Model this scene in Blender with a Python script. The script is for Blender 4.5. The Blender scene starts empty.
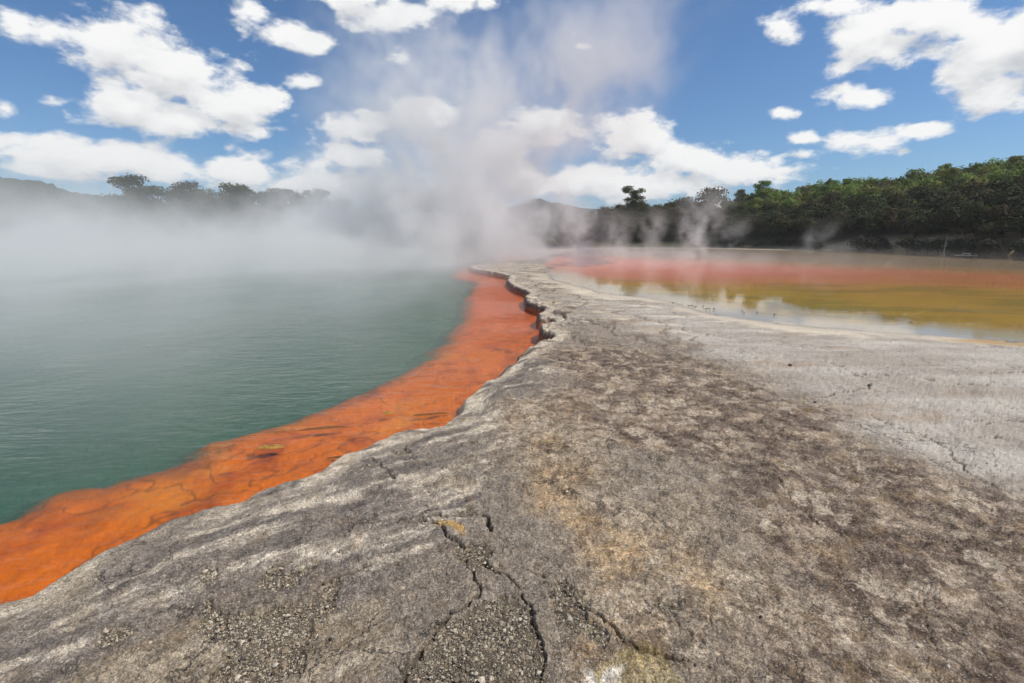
import bpy, math, random
import numpy as np
from mathutils import Vector, Matrix, Euler

random.seed(7)
rng = np.random.default_rng(7)
S = bpy.context.scene
COL = S.collection
R = math.radians

# ------------------------------------------------------------------ camera constants
CAM_H = 1.6
F_PX = 484.0            # focal length in pixels of a 1024 px wide frame (about 17 mm on full frame)
PITCH = R(12.3)
POOL_Z = -0.20
LAKE_Z = -0.05

def ray(px, py):
    """horizontal x, forward y, up z of the view direction through a pixel of the survey photograph"""
    u, v = px - 512.0, 341.5 - py
    return (u, F_PX * math.cos(PITCH) + v * math.sin(PITCH), v * math.cos(PITCH) - F_PX * math.sin(PITCH))

def gp(px, py, z=0.0):
    x, y, w = ray(px, py)
    t = (CAM_H - z) / -w
    return (x * t, y * t)

def at_dist(px, py, D):
    """point at horizontal distance D along the line of sight"""
    x, y, w = ray(px, py)
    h = math.hypot(x, y)
    return (x / h * D, y / h * D, CAM_H + w / h * D)

# ------------------------------------------------------------------ numpy noise
def _hash(ix, iy, seed):
    h = (ix.astype(np.int64) * 374761393 + iy.astype(np.int64) * 668265263 + seed * 974634777) & 0xffffffff
    h = ((h ^ (h >> 13)) * 1274126177) & 0xffffffff
    h = (h ^ (h >> 16)) & 0xffff
    return h

_T = []
def _tables(seed):
    while len(_T) <= seed % 13:
        g_ = np.random.default_rng(100 + len(_T)).random(65536).astype(np.float32) * 2 * np.float32(math.pi)
        _T.append((np.cos(g_), np.sin(g_)))
    return _T[seed % 13]
def _perlin_chunk(x, y, gx, gy, o, out):
    fx0 = np.floor(x); fy0 = np.floor(y)
    fx = x - fx0; fy = y - fy0
    ix = fx0.astype(np.int32) + o; iy = (fy0.astype(np.int32) + o * 3)
    ix &= 255; iy &= 255
    ix1 = (ix + 1) & 255; iy1 = ((iy + 1) & 255) << 8; iy <<= 8
    ux = fx * fx * (3 - 2 * fx); uy = fy * fy * (3 - 2 * fy)
    i = ix | iy; A = gx[i] * fx + gy[i] * fy
    i = ix1 | iy; B = gx[i] * (fx - 1) + gy[i] * fy
    A += (B - A) * ux
    i = ix | iy1; C_ = gx[i] * fx + gy[i] * (fy - 1)
    i = ix1 | iy1; D_ = gx[i] * (fx - 1) + gy[i] * (fy - 1)
    C_ += (D_ - C_) * ux
    A += (C_ - A) * uy
    out[:] = A * 1.5
from concurrent.futures import ThreadPoolExecutor
_pool = ThreadPoolExecutor(4)
def perlin(x, y, seed=0):
    gx, gy = _tables(seed)
    x = np.asarray(x, np.float32) + np.float32(seed * 0.37); y = np.asarray(y, np.float32)
    out = np.empty(x.shape, np.float32)
    n = len(x); st = 65536
    list(_pool.map(lambda k: _perlin_chunk(x[k:k + st], y[k:k + st], gx, gy, seed * 29, out[k:k + st]), range(0, n, st)))
    return out

def fbm(x, y, oct=4, seed=0, gain=0.5, lac=2.03):
    s = 0; a = 1.0; t = 0
    for o in range(oct):
        s = s + a * perlin(x, y, seed + o * 17)
        t += a; a *= gain
        x = x * lac + 11.3; y = y * lac - 7.1
    return s / t

def cells(x, y, seed=0):
    """distance to nearest and second nearest feature point"""
    ix = np.floor(x); iy = np.floor(y)
    f1 = np.full(x.shape, 9.0); f2 = np.full(x.shape, 9.0); idr = np.zeros(x.shape)
    for dx in (-1, 0, 1):
        for dy in (-1, 0, 1):
            h = _hash(ix + dx, iy + dy, seed)
            h2 = _hash(ix + dx, iy + dy, seed + 91)
            px = ix + dx + h / 65536.0; py = iy + dy + h2 / 65536.0
            d = np.hypot(x - px, y - py)
            near = d < f1
            f2 = np.where(near, f1, np.minimum(f2, d))
            idr = np.where(near, ((h * 7 + h2 * 3) & 0xffff) / 65536.0, idr)
            f1 = np.where(near, d, f1)
    return f1, f2, idr

def sm(a, b, x):
    t = np.clip((x - a) / (b - a), 0, 1)
    return t * t * (3 - 2 * t)

def poly_dist(x, y, pts, closed=False):
    P = np.array(pts, np.float32)
    if closed: P = np.vstack([P, P[:1]])
    x = np.asarray(x, np.float32); y = np.asarray(y, np.float32)
    out = np.empty(x.shape, np.float32)
    def job(k):
        xs_ = x[k:k + 65536]; ys_ = y[k:k + 65536]
        best = np.full(xs_.shape, 1e9, np.float32)
        for i in range(len(P) - 1):
            ax, ay = P[i]; dx, dy = P[i + 1] - P[i]
            L = dx * dx + dy * dy + np.float32(1e-12)
            qx = xs_ - ax; qy = ys_ - ay
            t = np.clip((qx * dx + qy * dy) / L, 0, 1)
            qx -= t * dx; qy -= t * dy
            np.minimum(best, qx * qx + qy * qy, out=best)
        out[k:k + 65536] = np.sqrt(best)
    list(_pool.map(job, range(0, len(x), 65536)))
    return out

def inside(x, y, pts):
    P = np.array(pts, float); n = len(P)
    res = np.zeros(x.shape, bool)
    j = n - 1
    for i in range(n):
        xi, yi = P[i]; xj, yj = P[j]
        if yi != yj:
            c = ((yi > y) != (yj > y)) & (x < (xj - xi) * (y - yi) / (yj - yi) + xi)
            res ^= c
        j = i
    return res

def sdist(x, y, pts):
    """positive inside"""
    d = poly_dist(x, y, pts, True)
    return np.where(inside(x, y, pts), d, -d)

# ------------------------------------------------------------------ plan of the place
rim_px = [(-260, 690), (-120, 648), (0, 612), (30, 602), (60, 585), (100, 562), (150, 542), (200, 520), (235, 509), (262, 499), (300, 490),
          (318, 478), (335, 464), (370, 451), (400, 442), (440, 431), (456, 420), (459, 407), (474, 394), (495, 383),
          (502, 373), (516, 364), (533, 357), (537, 351), (549, 349), (551, 345), (539, 342), (538, 337), (541, 334), (553, 332),
          (551, 328), (539, 329), (536, 323), (545, 317), (527, 310), (523, 304), (528, 298), (512, 291), (506, 285),
          (509, 280), (492, 276), (474, 273), (468, 270)]
POOL = [gp(a, b, POOL_Z) for a, b in rim_px] + [gp(a, b, POOL_Z) for a, b in [(490, 266), (528, 262), (540, 258), (505, 254), (300, 253), (60, 254), (-300, 257), (-900, 266)]] + [(-60, 6), (-14, 0.6), (-7, 0.9)]
DEEP = [gp(a, b, POOL_Z) for a, b in [(-500, 700), (-120, 560), (0, 521), (30, 507), (50, 496), (100, 489), (130, 477), (175, 465), (215, 450),
        (225, 439), (270, 427), (320, 412), (350, 400), (395, 380), (431, 363), (456, 349), (464, 336), (481, 320), (482, 305), (486, 292),
        (494, 280), (466, 274), (480, 267), (520, 262), (500, 252), (100, 248), (-900, 258)]] + [(-90, 6), (-30, 1)]
LAKE = [gp(a, b, LAKE_Z) for a, b in [(575, 285), (594, 290), (619, 295), (650, 298), (670, 302), (704, 311), (741, 318), (782, 324), (820, 328),
        (880, 332), (910, 333), (955, 336), (990, 338), (1030, 340), (1200, 350), (1500, 372)]] + [(60, 8), (75, 25)] + \
       [gp(a, b, LAKE_Z) for a, b in [(1150, 259.5), (1024, 256), (900, 253), (800, 250.5), (700, 248.6), (600, 248.6), (566, 252), (552, 258), (546, 264), (549, 272), (554, 280)]]

def G(*pp): return [gp(a, b) for a, b in pp]

# ------------------------------------------------------------------ mesh / material helpers
def mesh_obj(name, verts, faces, mat=None, parent=None, smooth=False, loc=(0, 0, 0)):
    me = bpy.data.meshes.new(name)
    verts = np.asarray(verts, np.float32)
    faces = np.asarray(faces, np.int32)
    nv, nf, k = len(verts), len(faces), faces.shape[1]
    me.vertices.add(nv); me.vertices.foreach_set('co', verts.ravel())
    me.loops.add(nf * k); me.loops.foreach_set('vertex_index', faces.ravel())
    me.polygons.add(nf); me.polygons.foreach_set('loop_start', np.arange(0, nf * k, k, dtype=np.int32))
    me.polygons.foreach_set('loop_total', np.full(nf, k, np.int32))
    me.polygons.foreach_set('use_smooth', np.full(nf, smooth))
    me.update(calc_edges=True)
    o = bpy.data.objects.new(name, me)
    if mat: me.materials.append(mat)
    COL.objects.link(o)
    o.location = loc
    if parent: o.parent = parent
    return o

def tag(o, label=None, cat=None, group=None, kind=None):
    if label: o['label'] = label
    if cat: o['category'] = cat
    if group: o['group'] = group
    if kind: o['kind'] = kind
    return o

def empty(name, loc=(0, 0, 0), rz=0):
    o = bpy.data.objects.new(name, None)
    o.empty_display_size = 0.3
    COL.objects.link(o); o.location = loc; o.rotation_euler = (0, 0, rz)
    return o

class NT:
    """tiny node-tree writer"""
    def __init__(s, tree): s.t = tree; s.n = tree.nodes; s.l = tree.links
    def node(s, typ, **kw):
        n = s.n.new(typ)
        for k, v in kw.items(): setattr(n, k, v)
        return n
    def put(s, sock, v):
        if isinstance(v, bpy.types.NodeSocket): s.l.new(v, sock)
        elif v is not None:
            try: sock.default_value = v
            except Exception:
                if isinstance(v, (int, float)): sock.default_value = (v, v, v)
                else: sock.default_value = tuple(v) + (1.0,)
    def math(s, op, a, b=None, c=None, clamp=False):
        n = s.node('ShaderNodeMath', operation=op, use_clamp=clamp)
        s.put(n.inputs[0], a); s.put(n.inputs[1], b) if b is not None else None
        if c is not None: s.put(n.inputs[2], c)
        return n.outputs[0]
    def vm(s, op, a, b=None, out=0):
        n = s.node('ShaderNodeVectorMath', operation=op)
        s.put(n.inputs[0], a)
        if b is not None:
            if op == 'SCALE': s.put(n.inputs['Scale'], b)
            else: s.put(n.inputs[1], b)
        return n.outputs['Value'] if out == 'v' else n.outputs[0]
    def noise(s, vec, scale, detail=3, rough=0.5, dist=0.0, out=0, ntype=None):
        n = s.node('ShaderNodeTexNoise')
        if ntype: n.noise_type = ntype
        if vec is not None: s.put(n.inputs['Vector'], vec)
        s.put(n.inputs['Scale'], scale); s.put(n.inputs['Detail'], detail)
        s.put(n.inputs['Roughness'], rough); s.put(n.inputs['Distortion'], dist)
        return n.outputs[out]
    def ramp(s, v, a, b, lo=0.0, hi=1.0, smooth=True):
        n = s.node('ShaderNodeMapRange', interpolation_type='SMOOTHSTEP' if smooth else 'LINEAR')
        s.put(n.inputs[0], v); s.put(n.inputs[1], a); s.put(n.inputs[2], b); s.put(n.inputs[3], lo); s.put(n.inputs[4], hi)
        return n.outputs[0]
    def mixc(s, f, a, b, mode='MIX'):
        n = s.node('ShaderNodeMix', data_type='RGBA', blend_type=mode)
        s.put(n.inputs[0], f); s.put(n.inputs[6], a); s.put(n.inputs[7], b)
        return n.outputs[2]
    def xyz(s, v):
        n = s.node('ShaderNodeSeparateXYZ'); s.put(n.inputs[0], v); return n.outputs
    def comb(s, x, y, z):
        n = s.node('ShaderNodeCombineXYZ'); s.put(n.inputs[0], x); s.put(n.inputs[1], y); s.put(n.inputs[2], z); return n.outputs[0]

def material(name):
    m = bpy.data.materials.new(name); m.use_nodes = True
    m.node_tree.nodes.clear()
    nt = NT(m.node_tree)
    out = nt.node('ShaderNodeOutputMaterial')
    return m, nt, out

def principled(nt, out, col, rough=0.8, spec=0.3, normal=None):
    b = nt.node('ShaderNodeBsdfPrincipled')
    nt.put(b.inputs['Base Color'], col); nt.put(b.inputs['Roughness'], rough); nt.put(b.inputs['Specular IOR Level'], spec)
    if normal is not None: nt.l.new(normal, b.inputs['Normal'])
    nt.l.new(b.outputs[0], out.inputs['Surface'])
    return b

def attr(nt, name, out=0):
    a = nt.node('ShaderNodeAttribute', attribute_name=name); return a.outputs[out]

# ================================================================== GROUND
du = 0.9 / F_PX
u_f = np.arange(-1.22, 1.22, du)
az_f = np.arctan(u_f)
az_o = np.arange(az_f[-1] + R(0.5), 2 * math.pi + az_f[0] - R(0.25), R(1.0))
az = np.concatenate([az_f, az_o])
rs = [0.02, 0.3, 0.6, 0.9]
r = 1.2
while r < 900:
    rs.append(r)
    st = 0.9 * (r * r + CAM_H ** 2) / (CAM_H * F_PX)
    if r < 20: st = min(st, 0.075)
    elif r < 32: st = min(st, 0.14)
    elif r < 45: st = min(st, 0.33)
    elif r < 110: st = min(st, 1.0)
    else: st = r * 0.03
    r += st
rs = np.array(rs)
NA, NR = len(az), len(rs)
RR, AA = np.meshgrid(rs, az, indexing='ij')
X = (RR * np.sin(AA)).ravel(); Y = (RR * np.cos(AA)).ravel(); Rr = RR.ravel()

def ridge_interp(table, v):
    t = np.array(table, float); return np.interp(v, t[:, 0], t[:, 1])

# hill profile: by bearing (radians, 0 = ahead, positive right)
def bear(px, py=240): x, y, w = ray(px, py); return math.atan2(x, y)
def elev(px, py): x, y, w = ray(px, py); return w / math.hypot(x, y)
skyline = [(560, 216), (590, 211), (607, 206), (637, 200), (672, 200), (700, 196), (727, 196), (762, 186), (792, 187), (832, 176), (862, 176), (912, 169), (962, 164), (1024, 153), (1100, 140), (1300, 120)]
shoreD = [(560, 66), (600, 74), (700, 76), (800, 66), (900, 58), (1024, 51), (1200, 47)]
ridgeD = [(560, 82), (600, 90), (650, 96), (750, 94), (850, 86), (1024, 84), (1300, 84)]
SHORE_T = [(bear(a), d) for a, d in shoreD]
RIDGE_T = [(bear(a), d) for a, d in ridgeD]
TREE_H = 3.3
RIDGEZ_T = [(bear(a, b), max(0.3, CAM_H + elev(a, b) * ridge_interp(RIDGE_T, bear(a, b)) - TREE_H)) for a, b in skyline]

def hill_z(x, y):
    b = np.arctan2(x, y); d = np.hypot(x, y)
    s = ridge_interp(SHORE_T, b) + 2.0; rd = ridge_interp(RIDGE_T, b); rz = ridge_interp(RIDGEZ_T, b)
    t = (d - s) / (rd - s)
    up = rz * np.clip(t, 0, 1) ** 0.85
    # the left end of the hill runs down behind the steam
    m = sm(bear(555), bear(590), b) * (1 - sm(R(95), R(125), np.abs(b)))
    return np.where(t > 0, up, 0) * m

# warped coordinates give every traced line a natural ragged edge
wx = fbm(X * 1.3, Y * 1.3, 4, 3) * 0.10 + fbm(X * 6, Y * 6, 3, 5) * 0.035
wy = fbm(X * 1.3, Y * 1.3, 4, 13) * 0.10 + fbm(X * 6, Y * 6, 3, 15) * 0.035
far_w = np.clip(Rr / 12.0, 0, 1)
Xw = X + wx * (0.45 + 0.45 * far_w); Yw = Y + wy * (0.45 + 0.45 * far_w)
dp = -sdist(Xw, Yw, POOL)               # + on land
dd = sdist(Xw + fbm(X * 0.7, Y * 0.7, 3, 33) * 0.25, Yw + fbm(X * 0.7, Y * 0.7, 3, 43) * 0.25, DEEP) - 0.03 * Y - 0.02   # + in the deep part
Xl = X + fbm(X * 0.35, Y * 0.35, 4, 23) * 0.4; Yl = Y + fbm(X * 0.5, Y * 0.5, 4, 29) * 0.35
dl = -sdist(Xl, Yl, LAKE)               # + on land

# gravel hollows, cracks, zones -------------------------------------------------
def zone(pts, soft, warp=0.12, wscale=2.0, seed=50):
    x = X + fbm(X * wscale, Y * wscale, 4, seed) * warp * 2; y = Y + fbm(X * wscale, Y * wscale, 4, seed + 7) * warp * 2
    return sm(-soft, soft, sdist(x, y, pts))

gravel_polys = [G((190, 625), (205, 606), (232, 615), (262, 612), (290, 603), (318, 590), (331, 577), (340, 578), (337, 600), (322, 625), (305, 645), (296, 668), (262, 700), (215, 690), (226, 655)),
                G((252, 592), (266, 576), (285, 569), (302, 573), (298, 585), (275, 592), (262, 598)),
                G((400, 700), (420, 655), (440, 625), (474, 609), (490, 596), (515, 600), (530, 620), (541, 655), (543, 700)),
                G((455, 548), (470, 545), (490, 552), (492, 566), (478, 572), (462, 562)),
                G((548, 600), (566, 585), (590, 610), (612, 640), (600, 655), (580, 640), (560, 622))]
grav = np.zeros_like(X)
for i, p in enumerate(gravel_polys):
    grav = np.maximum(grav, sm(0.25, 0.75, zone(p, 0.045, 0.05, 6.0, 60 + i * 3) + fbm(X * 26, Y * 26, 3, 75) * 0.55))
small_spots = 0.0
f1, f2, idr = cells(X * 2.2, Y * 2.2, 5)
small_spots = sm(0.16, 0.08, f1 + fbm(X * 16, Y * 16, 2, 71) * 0.12) * (idr > 0.66)
grav = np.clip(grav + small_spots * 0.8 * (Y < 3.6) * (X < 1.2) * sm(0.2, 0.5, dp), 0, 1)

crack_px = [  # (points, half width m, depth m)
    ([(230, 617), (262, 611), (288, 603), (312, 592), (328, 578), (340, 574), (362, 567), (400, 566)], 0.012, 0.022),
    ([(403, 690), (412, 668), (424, 645), (434, 627), (452, 615), (470, 606), (478, 590), (468, 565), (462, 548), (452, 532), (430, 522), (420, 514)], 0.014, 0.030),
    ([(423, 515), (436, 514), (446, 517), (462, 516), (474, 517), (488, 523), (490, 534)], 0.016, 0.035),
    ([(484, 562), (500, 572), (512, 582), (521, 589)], 0.012, 0.028),
    ([(517, 567), (531, 569), (542, 577)], 0.008, 0.02),
    ([(540, 582), (552, 588), (564, 590), (576, 603), (580, 608), (594, 618), (606, 628), (640, 650), (690, 668)], 0.013, 0.035),
    ([(520, 596), (532, 616), (541, 640), (545, 700)], 0.012, 0.026),
    ([(200, 592), (222, 586), (240, 582)], 0.006, 0.012),
    ([(630, 605), (636, 612), (655, 622)], 0.006, 0.012),
    ([(370, 451), (377, 458), (386, 470), (392, 480)], 0.010, 0.02),
    ([(404, 441), (410, 450), (414, 459)], 0.010, 0.02),
    ([(428, 466), (470, 470), (520, 468)], 0.006, 0.01),
    ([(525, 368), (545, 362), (580, 372), (622, 371)], 0.012, 0.014),
    ([(590, 436), (640, 448), (700, 462), (740, 455)], 0.006, 0.010),
    ([(720, 440), (770, 470), (790, 500), (820, 520)], 0.006, 0.012),
    ([(740, 300), (800, 312), (900, 326), (985, 335), (1024, 341)], 0.02, 0.010),
    ([(865, 374), (890, 376), (920, 380), (960, 384), (993, 386)], 0.014, 0.022),
    ([(815, 362), (830, 361), (845, 370), (858, 376)], 0.010, 0.012),
    ([(826, 398), (838, 392), (855, 391), (868, 388), (870, 383)], 0.010, 0.016),
    ([(980, 373), (1000, 372), (1024, 370)], 0.012, 0.018),
    ([(985, 425), (1000, 423), (1024, 428)], 0.010, 0.02),
    ([(960, 420), (985, 422), (1003, 424)], 0.008, 0.01),
    ([(870, 415), (900, 428), (930, 436), (948, 447), (968, 470), (1000, 490), (1030, 500)], 0.010, 0.014),
    ([(985, 434), (1003, 437), (985, 436), (978, 437)], 0.008, 0.012),
]
crack = np.zeros_like(X); crack_depth = np.zeros_like(X)
cx = X + fbm(X * 7, Y * 7, 4, 81, 0.6) * 0.055; cy = Y + fbm(X * 7, Y * 7, 4, 87, 0.6) * 0.055
for pts, hw, dep in crack_px:
    dep *= 1.05; hw *= 0.9
    P = G(*pts)
    pr = math.hypot(*P[len(P) // 2])
    hwm = hw * (0.72 + 0.09 * pr)
    d = poly_dist(cx, cy, P)
    wv = hwm * (0.75 + 0.9 * np.clip(fbm(X * 5, Y * 5, 2, 93) + 0.3, 0, 1))
    c = sm(1.0, 0.35, d / wv)
    crack = np.maximum(crack, c); crack_depth = np.maximum(crack_depth, c * dep)

# land relief --------------------------------------------------------------------
n_lo = fbm(X * 0.6, Y * 0.6, 4, 101)
n_mid = fbm(X * 3.0, Y * 3.0, 4, 111, 0.55)
n_hi = fbm(X * 14, Y * 14, 4, 121, 0.6)
n_vh = fbm(X * 45, Y * 45, 3, 131, 0.6)
near = sm(26, 6, Rr)
land = n_lo * 0.022 + n_mid * 0.010 * near + n_hi * 0.0055 * near + n_vh * 0.0028 * sm(9, 2, Rr)
ridged = 1 - np.abs(fbm(X * 2.2 + 3, Y * 2.2, 4, 141, 0.6)) * 2
land = land - 0.007 * sm(0.93, 1.0, ridged) * near * sm(0.1, 0.5, dp)

# flaking crust: stacked thin layers whose edges follow ragged contours
qf = (fbm(X * 1.5, Y * 1.5, 6, 501, 0.62) + 0.25 * n_lo) * 11
qi = np.floor(qf); qr = qf - qi
flake = (qi + sm(0.0, 0.10, qr)) / 11
edge_f = sm(0.13, 0.0, qr) * sm(0.05, 0.4, dp)
land = land + flake * 0.050 * sm(30, 10, Rr)
qf2 = fbm(X * 4.2, Y * 4.2, 5, 511, 0.62) * 6
qi2 = np.floor(qf2); qr2 = qf2 - qi2
edge_f2 = sm(0.16, 0.0, qr2) * sm(8, 3, Rr)
land = land + (qi2 + sm(0.0, 0.16, qr2)) / 6 * 0.016 * sm(12, 4, Rr)
# broken plates: blocks of slightly different height with open joints
bwx = X + fbm(X * 1.2, Y * 1.2, 4, 145) * 0.7; bwy = Y + fbm(X * 1.2, Y * 1.2, 4, 149) * 0.7
q1, q2, qid = cells(bwx * 0.95, bwy * 0.75, 21)
joint = sm(0.09, 0.015, q2 - q1)
blockz = (qid - 0.5) * 0.05 * sm(6.0, 9.0, Y) * sm(3.4, 1.6, dp) * sm(0.0, 0.3, dp)
land = land + blockz - joint * 0.035 * sm(6.0, 8.5, Y) * sm(3.6, 2.0, dp)
land = land + np.abs(fbm(X * 1.6, Y * 1.6, 5, 155, 0.6)) * 0.06 * sm(6.5, 9.0, Y) * sm(5.0, 2.0, dp) * sm(45, 30, Rr)
# rim shape: rounded where near, broken edge and thin crust further away
steep = sm(6.5, 7.0, Yw)
w_rim = (0.62 - 0.10 * np.clip(Yw - 3, 0, 3.4)) * (1 - steep) * (1 + 0.5 * fbm(X * 1.7, Y * 1.7, 3, 551)) + (0.075 + 0.05 * np.clip(fbm(X * 2.3, Y * 2.3, 3, 571) * 2, -1, 1)) * steep
land = land + (0.035 * np.abs(fbm(X * 2.4, Y * 2.4, 5, 555, 0.62)) + 0.012 * fbm(X * 8, Y * 8, 3, 557)) * sm(1.1, 0.3, dp) * sm(0.0, 0.1, dp)
rim_up = np.clip(dp / w_rim, 0, 1)
brk = 0.38 + 0.2 * np.clip(fbm(X * 1.9, Y * 1.9, 3, 561) * 2, -1, 1)
prof = np.where(steep > 0.5, rim_up ** 0.3, brk * sm(0.0, 0.10, dp) + (1 - brk) * (1 - (1 - np.clip(dp / (w_rim * 1.7), 0, 1)) ** 1.6))
lip = 0.012 * np.exp(-((dp - 0.6) / 0.25) ** 2)
# layered ledges along the rim
layer = 0.008 * (np.floor(dp * 9 + n_mid * 1.8) % 2) * sm(0.75, 0.3, dp) * (1 - steep)
zl = POOL_Z + (0.20 + land + lip + layer + n_hi * 0.006) * prof
# towards the lake
shore = np.clip(dl / 3.2, 0, 1)
base_l = LAKE_Z + 0.05 * shore ** 0.8 + land * (0.25 + 0.75 * shore)
zl = np.where(dl < 3.2, np.minimum(zl, base_l), zl)
hz = hill_z(X, Y)
zl = zl - grav * 0.016 * sm(0.05, 0.2, dp) - crack_depth * sm(0.0, 0.1, dp)
far_bump = 0.5 * fbm(X * 0.08, Y * 0.08, 3, 151) * sm(60, 90, Rr)
left_rise = sm(66, 110, Rr) * sm(bear(600), bear(480), np.arctan2(X, Y)) * 1.8
zl = zl + hz + np.maximum(far_bump, 0) * 0.6 + left_rise
# pool bed
ddn = sm(-0.10, 0.45, dd)
bed = POOL_Z - 0.03 - 0.05 * np.clip(-dp / 0.8, 0, 1) - ddn * 0.16 + fbm(X * 2.5, Y * 2.5, 4, 161) * 0.035 + n_hi * 0.014
# lake bed
lbed = LAKE_Z - 0.012 - 0.11 * np.clip(-dl / 6.0, 0, 1) + fbm(X * 0.9, Y * 1.6, 4, 171) * 0.022 * sm(0, 1.5, -dl)
tidge = 1 - np.abs(fbm(Xl * 0.25 + 9, Yl * 0.6, 3, 181)) * 2
lbed = lbed + 0.05 * sm(0.93, 1.0, tidge) * sm(14, 8, Y) * sm(0.3, 1.2, -dl)
Z = np.where(dp < 0, np.maximum(bed, POOL_Z - 0.004 + dp * 1.2), zl)
Z = np.where(dl < 0, lbed, Z)
# back of the camera: same terrace
Z = np.where(np.isfinite(Z), Z, 0)

# colour ---------------------------------------------------------------------------
def C(r, g, b): return np.array([r, g, b], float)
def lerp(a, b, f): return a + (b - a) * f[:, None]
N = len(X)
blot = fbm(X * 1.1, Y * 1.1, 5, 201, 0.6)
blot2 = fbm(X * 3.3, Y * 3.3, 5, 211, 0.62)
stria = fbm((X * 0.55 - Y * 0.83) * 7, (X * 0.83 + Y * 0.55) * 1.2, 4, 221, 0.6)   # streaks along the left rim
strib = fbm((X * 0.75 - Y * 0.45) * 1.2, (X * 0.45 + Y * 0.75) * 6, 4, 231, 0.6)
col = np.tile(C(0.235, 0.205, 0.175), (N, 1))
# A: blue grey rock along the rim
zA = zone(G((-300, 700), (-100, 620), (120, 540), (330, 440), (450, 400), (510, 350), (560, 345), (560, 372), (520, 430), (470, 500), (440, 560), (430, 640), (370, 760), (-300, 1000)), 0.16, 0.25, 1.2, 240)
cA = lerp(np.tile(C(0.205, 0.182, 0.165), (N, 1)), np.tile(C(0.56, 0.51, 0.44), (N, 1)), sm(-0.05, 0.40, stria + 0.5 * blot2))
cA = lerp(cA, np.tile(C(0.085, 0.080, 0.080), (N, 1)), sm(0.08, 0.45, -stria + blot2 * 0.3) * 0.75)
cA = lerp(cA, np.tile(C(0.30, 0.25, 0.185), (N, 1)), sm(-0.02, 0.35, blot) * 0.75)
col = lerp(col, cA, zA)
# B: ochre / tan middle
zB = zone(G((500, 400), (590, 400), (660, 470), (760, 540), (860, 640), (900, 760), (560, 760), (540, 600), (520, 520)), 0.25, 0.5, 0.9, 250)
cB = lerp(np.tile(C(0.37, 0.315, 0.25), (N, 1)), np.tile(C(0.45, 0.325, 0.19), (N, 1)), sm(0.0, 0.5, blot + 0.35 * blot2 + 0.06))
cB = lerp(cB, np.tile(C(0.15, 0.125, 0.11), (N, 1)), sm(0.08, 0.42, blot2) * 0.65)
cB = lerp(cB, np.tile(C(0.42, 0.38, 0.33), (N, 1)), sm(0.10, 0.5, fbm(X * 2, Y * 2, 5, 261, 0.65)) * 0.5)
cB = lerp(cB, np.tile(C(0.13, 0.105, 0.085), (N, 1)), sm(0.06, 0.16, -fbm(X * 8, Y * 8, 5, 541, 0.68)) * 0.5)
col = lerp(col, cB, zB)
# C: dark brown crust with pale round patches
zC = zone(G((535, 352), (600, 340), (680, 352), (760, 388), (840, 425), (930, 462), (1040, 510), (1200, 600), (1300, 900), (960, 900), (900, 650), (800, 570), (700, 500), (620, 440), (560, 400)), 0.35, 0.5, 0.8, 270)
pf1, pf2, pid = cells(X * 4.0 + fbm(X * 4, Y * 4, 4, 281) * 1.1, Y * 3.2 + fbm(X * 4, Y * 4, 4, 291) * 1.1, 9)
patch = sm(0.37, 0.31, pf1 + blot2 * 0.5) * (pid > 0.5)
micro = fbm(X * 9, Y * 9, 5, 531, 0.68)
cC = lerp(np.tile(C(0.125, 0.092, 0.074), (N, 1)), np.tile(C(0.34, 0.28, 0.225), (N, 1)), sm(-0.12, 0.30, blot2 + 0.4 * strib))
cC = lerp(cC, np.tile(C(0.46, 0.40, 0.33), (N, 1)), patch * 0.8)
cC = lerp(cC, np.tile(C(0.32, 0.265, 0.21), (N, 1)), sm(0.08, 0.16, micro) * 0.65)
col = lerp(col, cC, zC * (0.95 - 0.5 * sm(0.05, 0.5, blot)))
# D: pale sinter on the right and towards the lake
zD = zone(G((555, 300), (600, 322), (690, 345), (760, 378), (830, 410), (930, 448), (1030, 490), (1300, 600), (1900, 600), (1900, 300), (1200, 262), (552, 262)), 0.5, 0.5, 0.8, 300)
cD = lerp(np.tile(C(0.285, 0.262, 0.238), (N, 1)), np.tile(C(0.36, 0.345, 0.328), (N, 1)), sm(-0.3, 0.3, fbm(X * 0.5, Y * 2.0, 4, 311)))
cD = lerp(cD, np.tile(C(0.27, 0.215, 0.170), (N, 1)), sm(0.0, 0.35, fbm(X * 0.8, Y * 1.8, 5, 321, 0.6) - 0.3 * sm(2.5, 6, X)) * 0.7)
cD = lerp(cD, np.tile(C(0.38, 0.295, 0.195), (N, 1)), sm(0.08, 0.45, fbm(X * 0.6, Y * 1.5, 4, 331)) * sm(4, 1, X) * 0.8)
cD = lerp(cD, np.tile(C(0.54, 0.50, 0.44), (N, 1)), sm(0.10, 0.35, fbm(X * 0.7, Y * 2.4, 5, 345, 0.6)) * sm(6, 9, Y) * 0.7)
cD = lerp(cD, np.tile(C(0.17, 0.16, 0.155), (N, 1)), sm(0.90, 1.0, 1 - np.abs(fbm(X * 0.9, Y * 2.2, 5, 341, 0.6)) * 2.2) * 0.45)
col = lerp(col, cD, zD)
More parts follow.
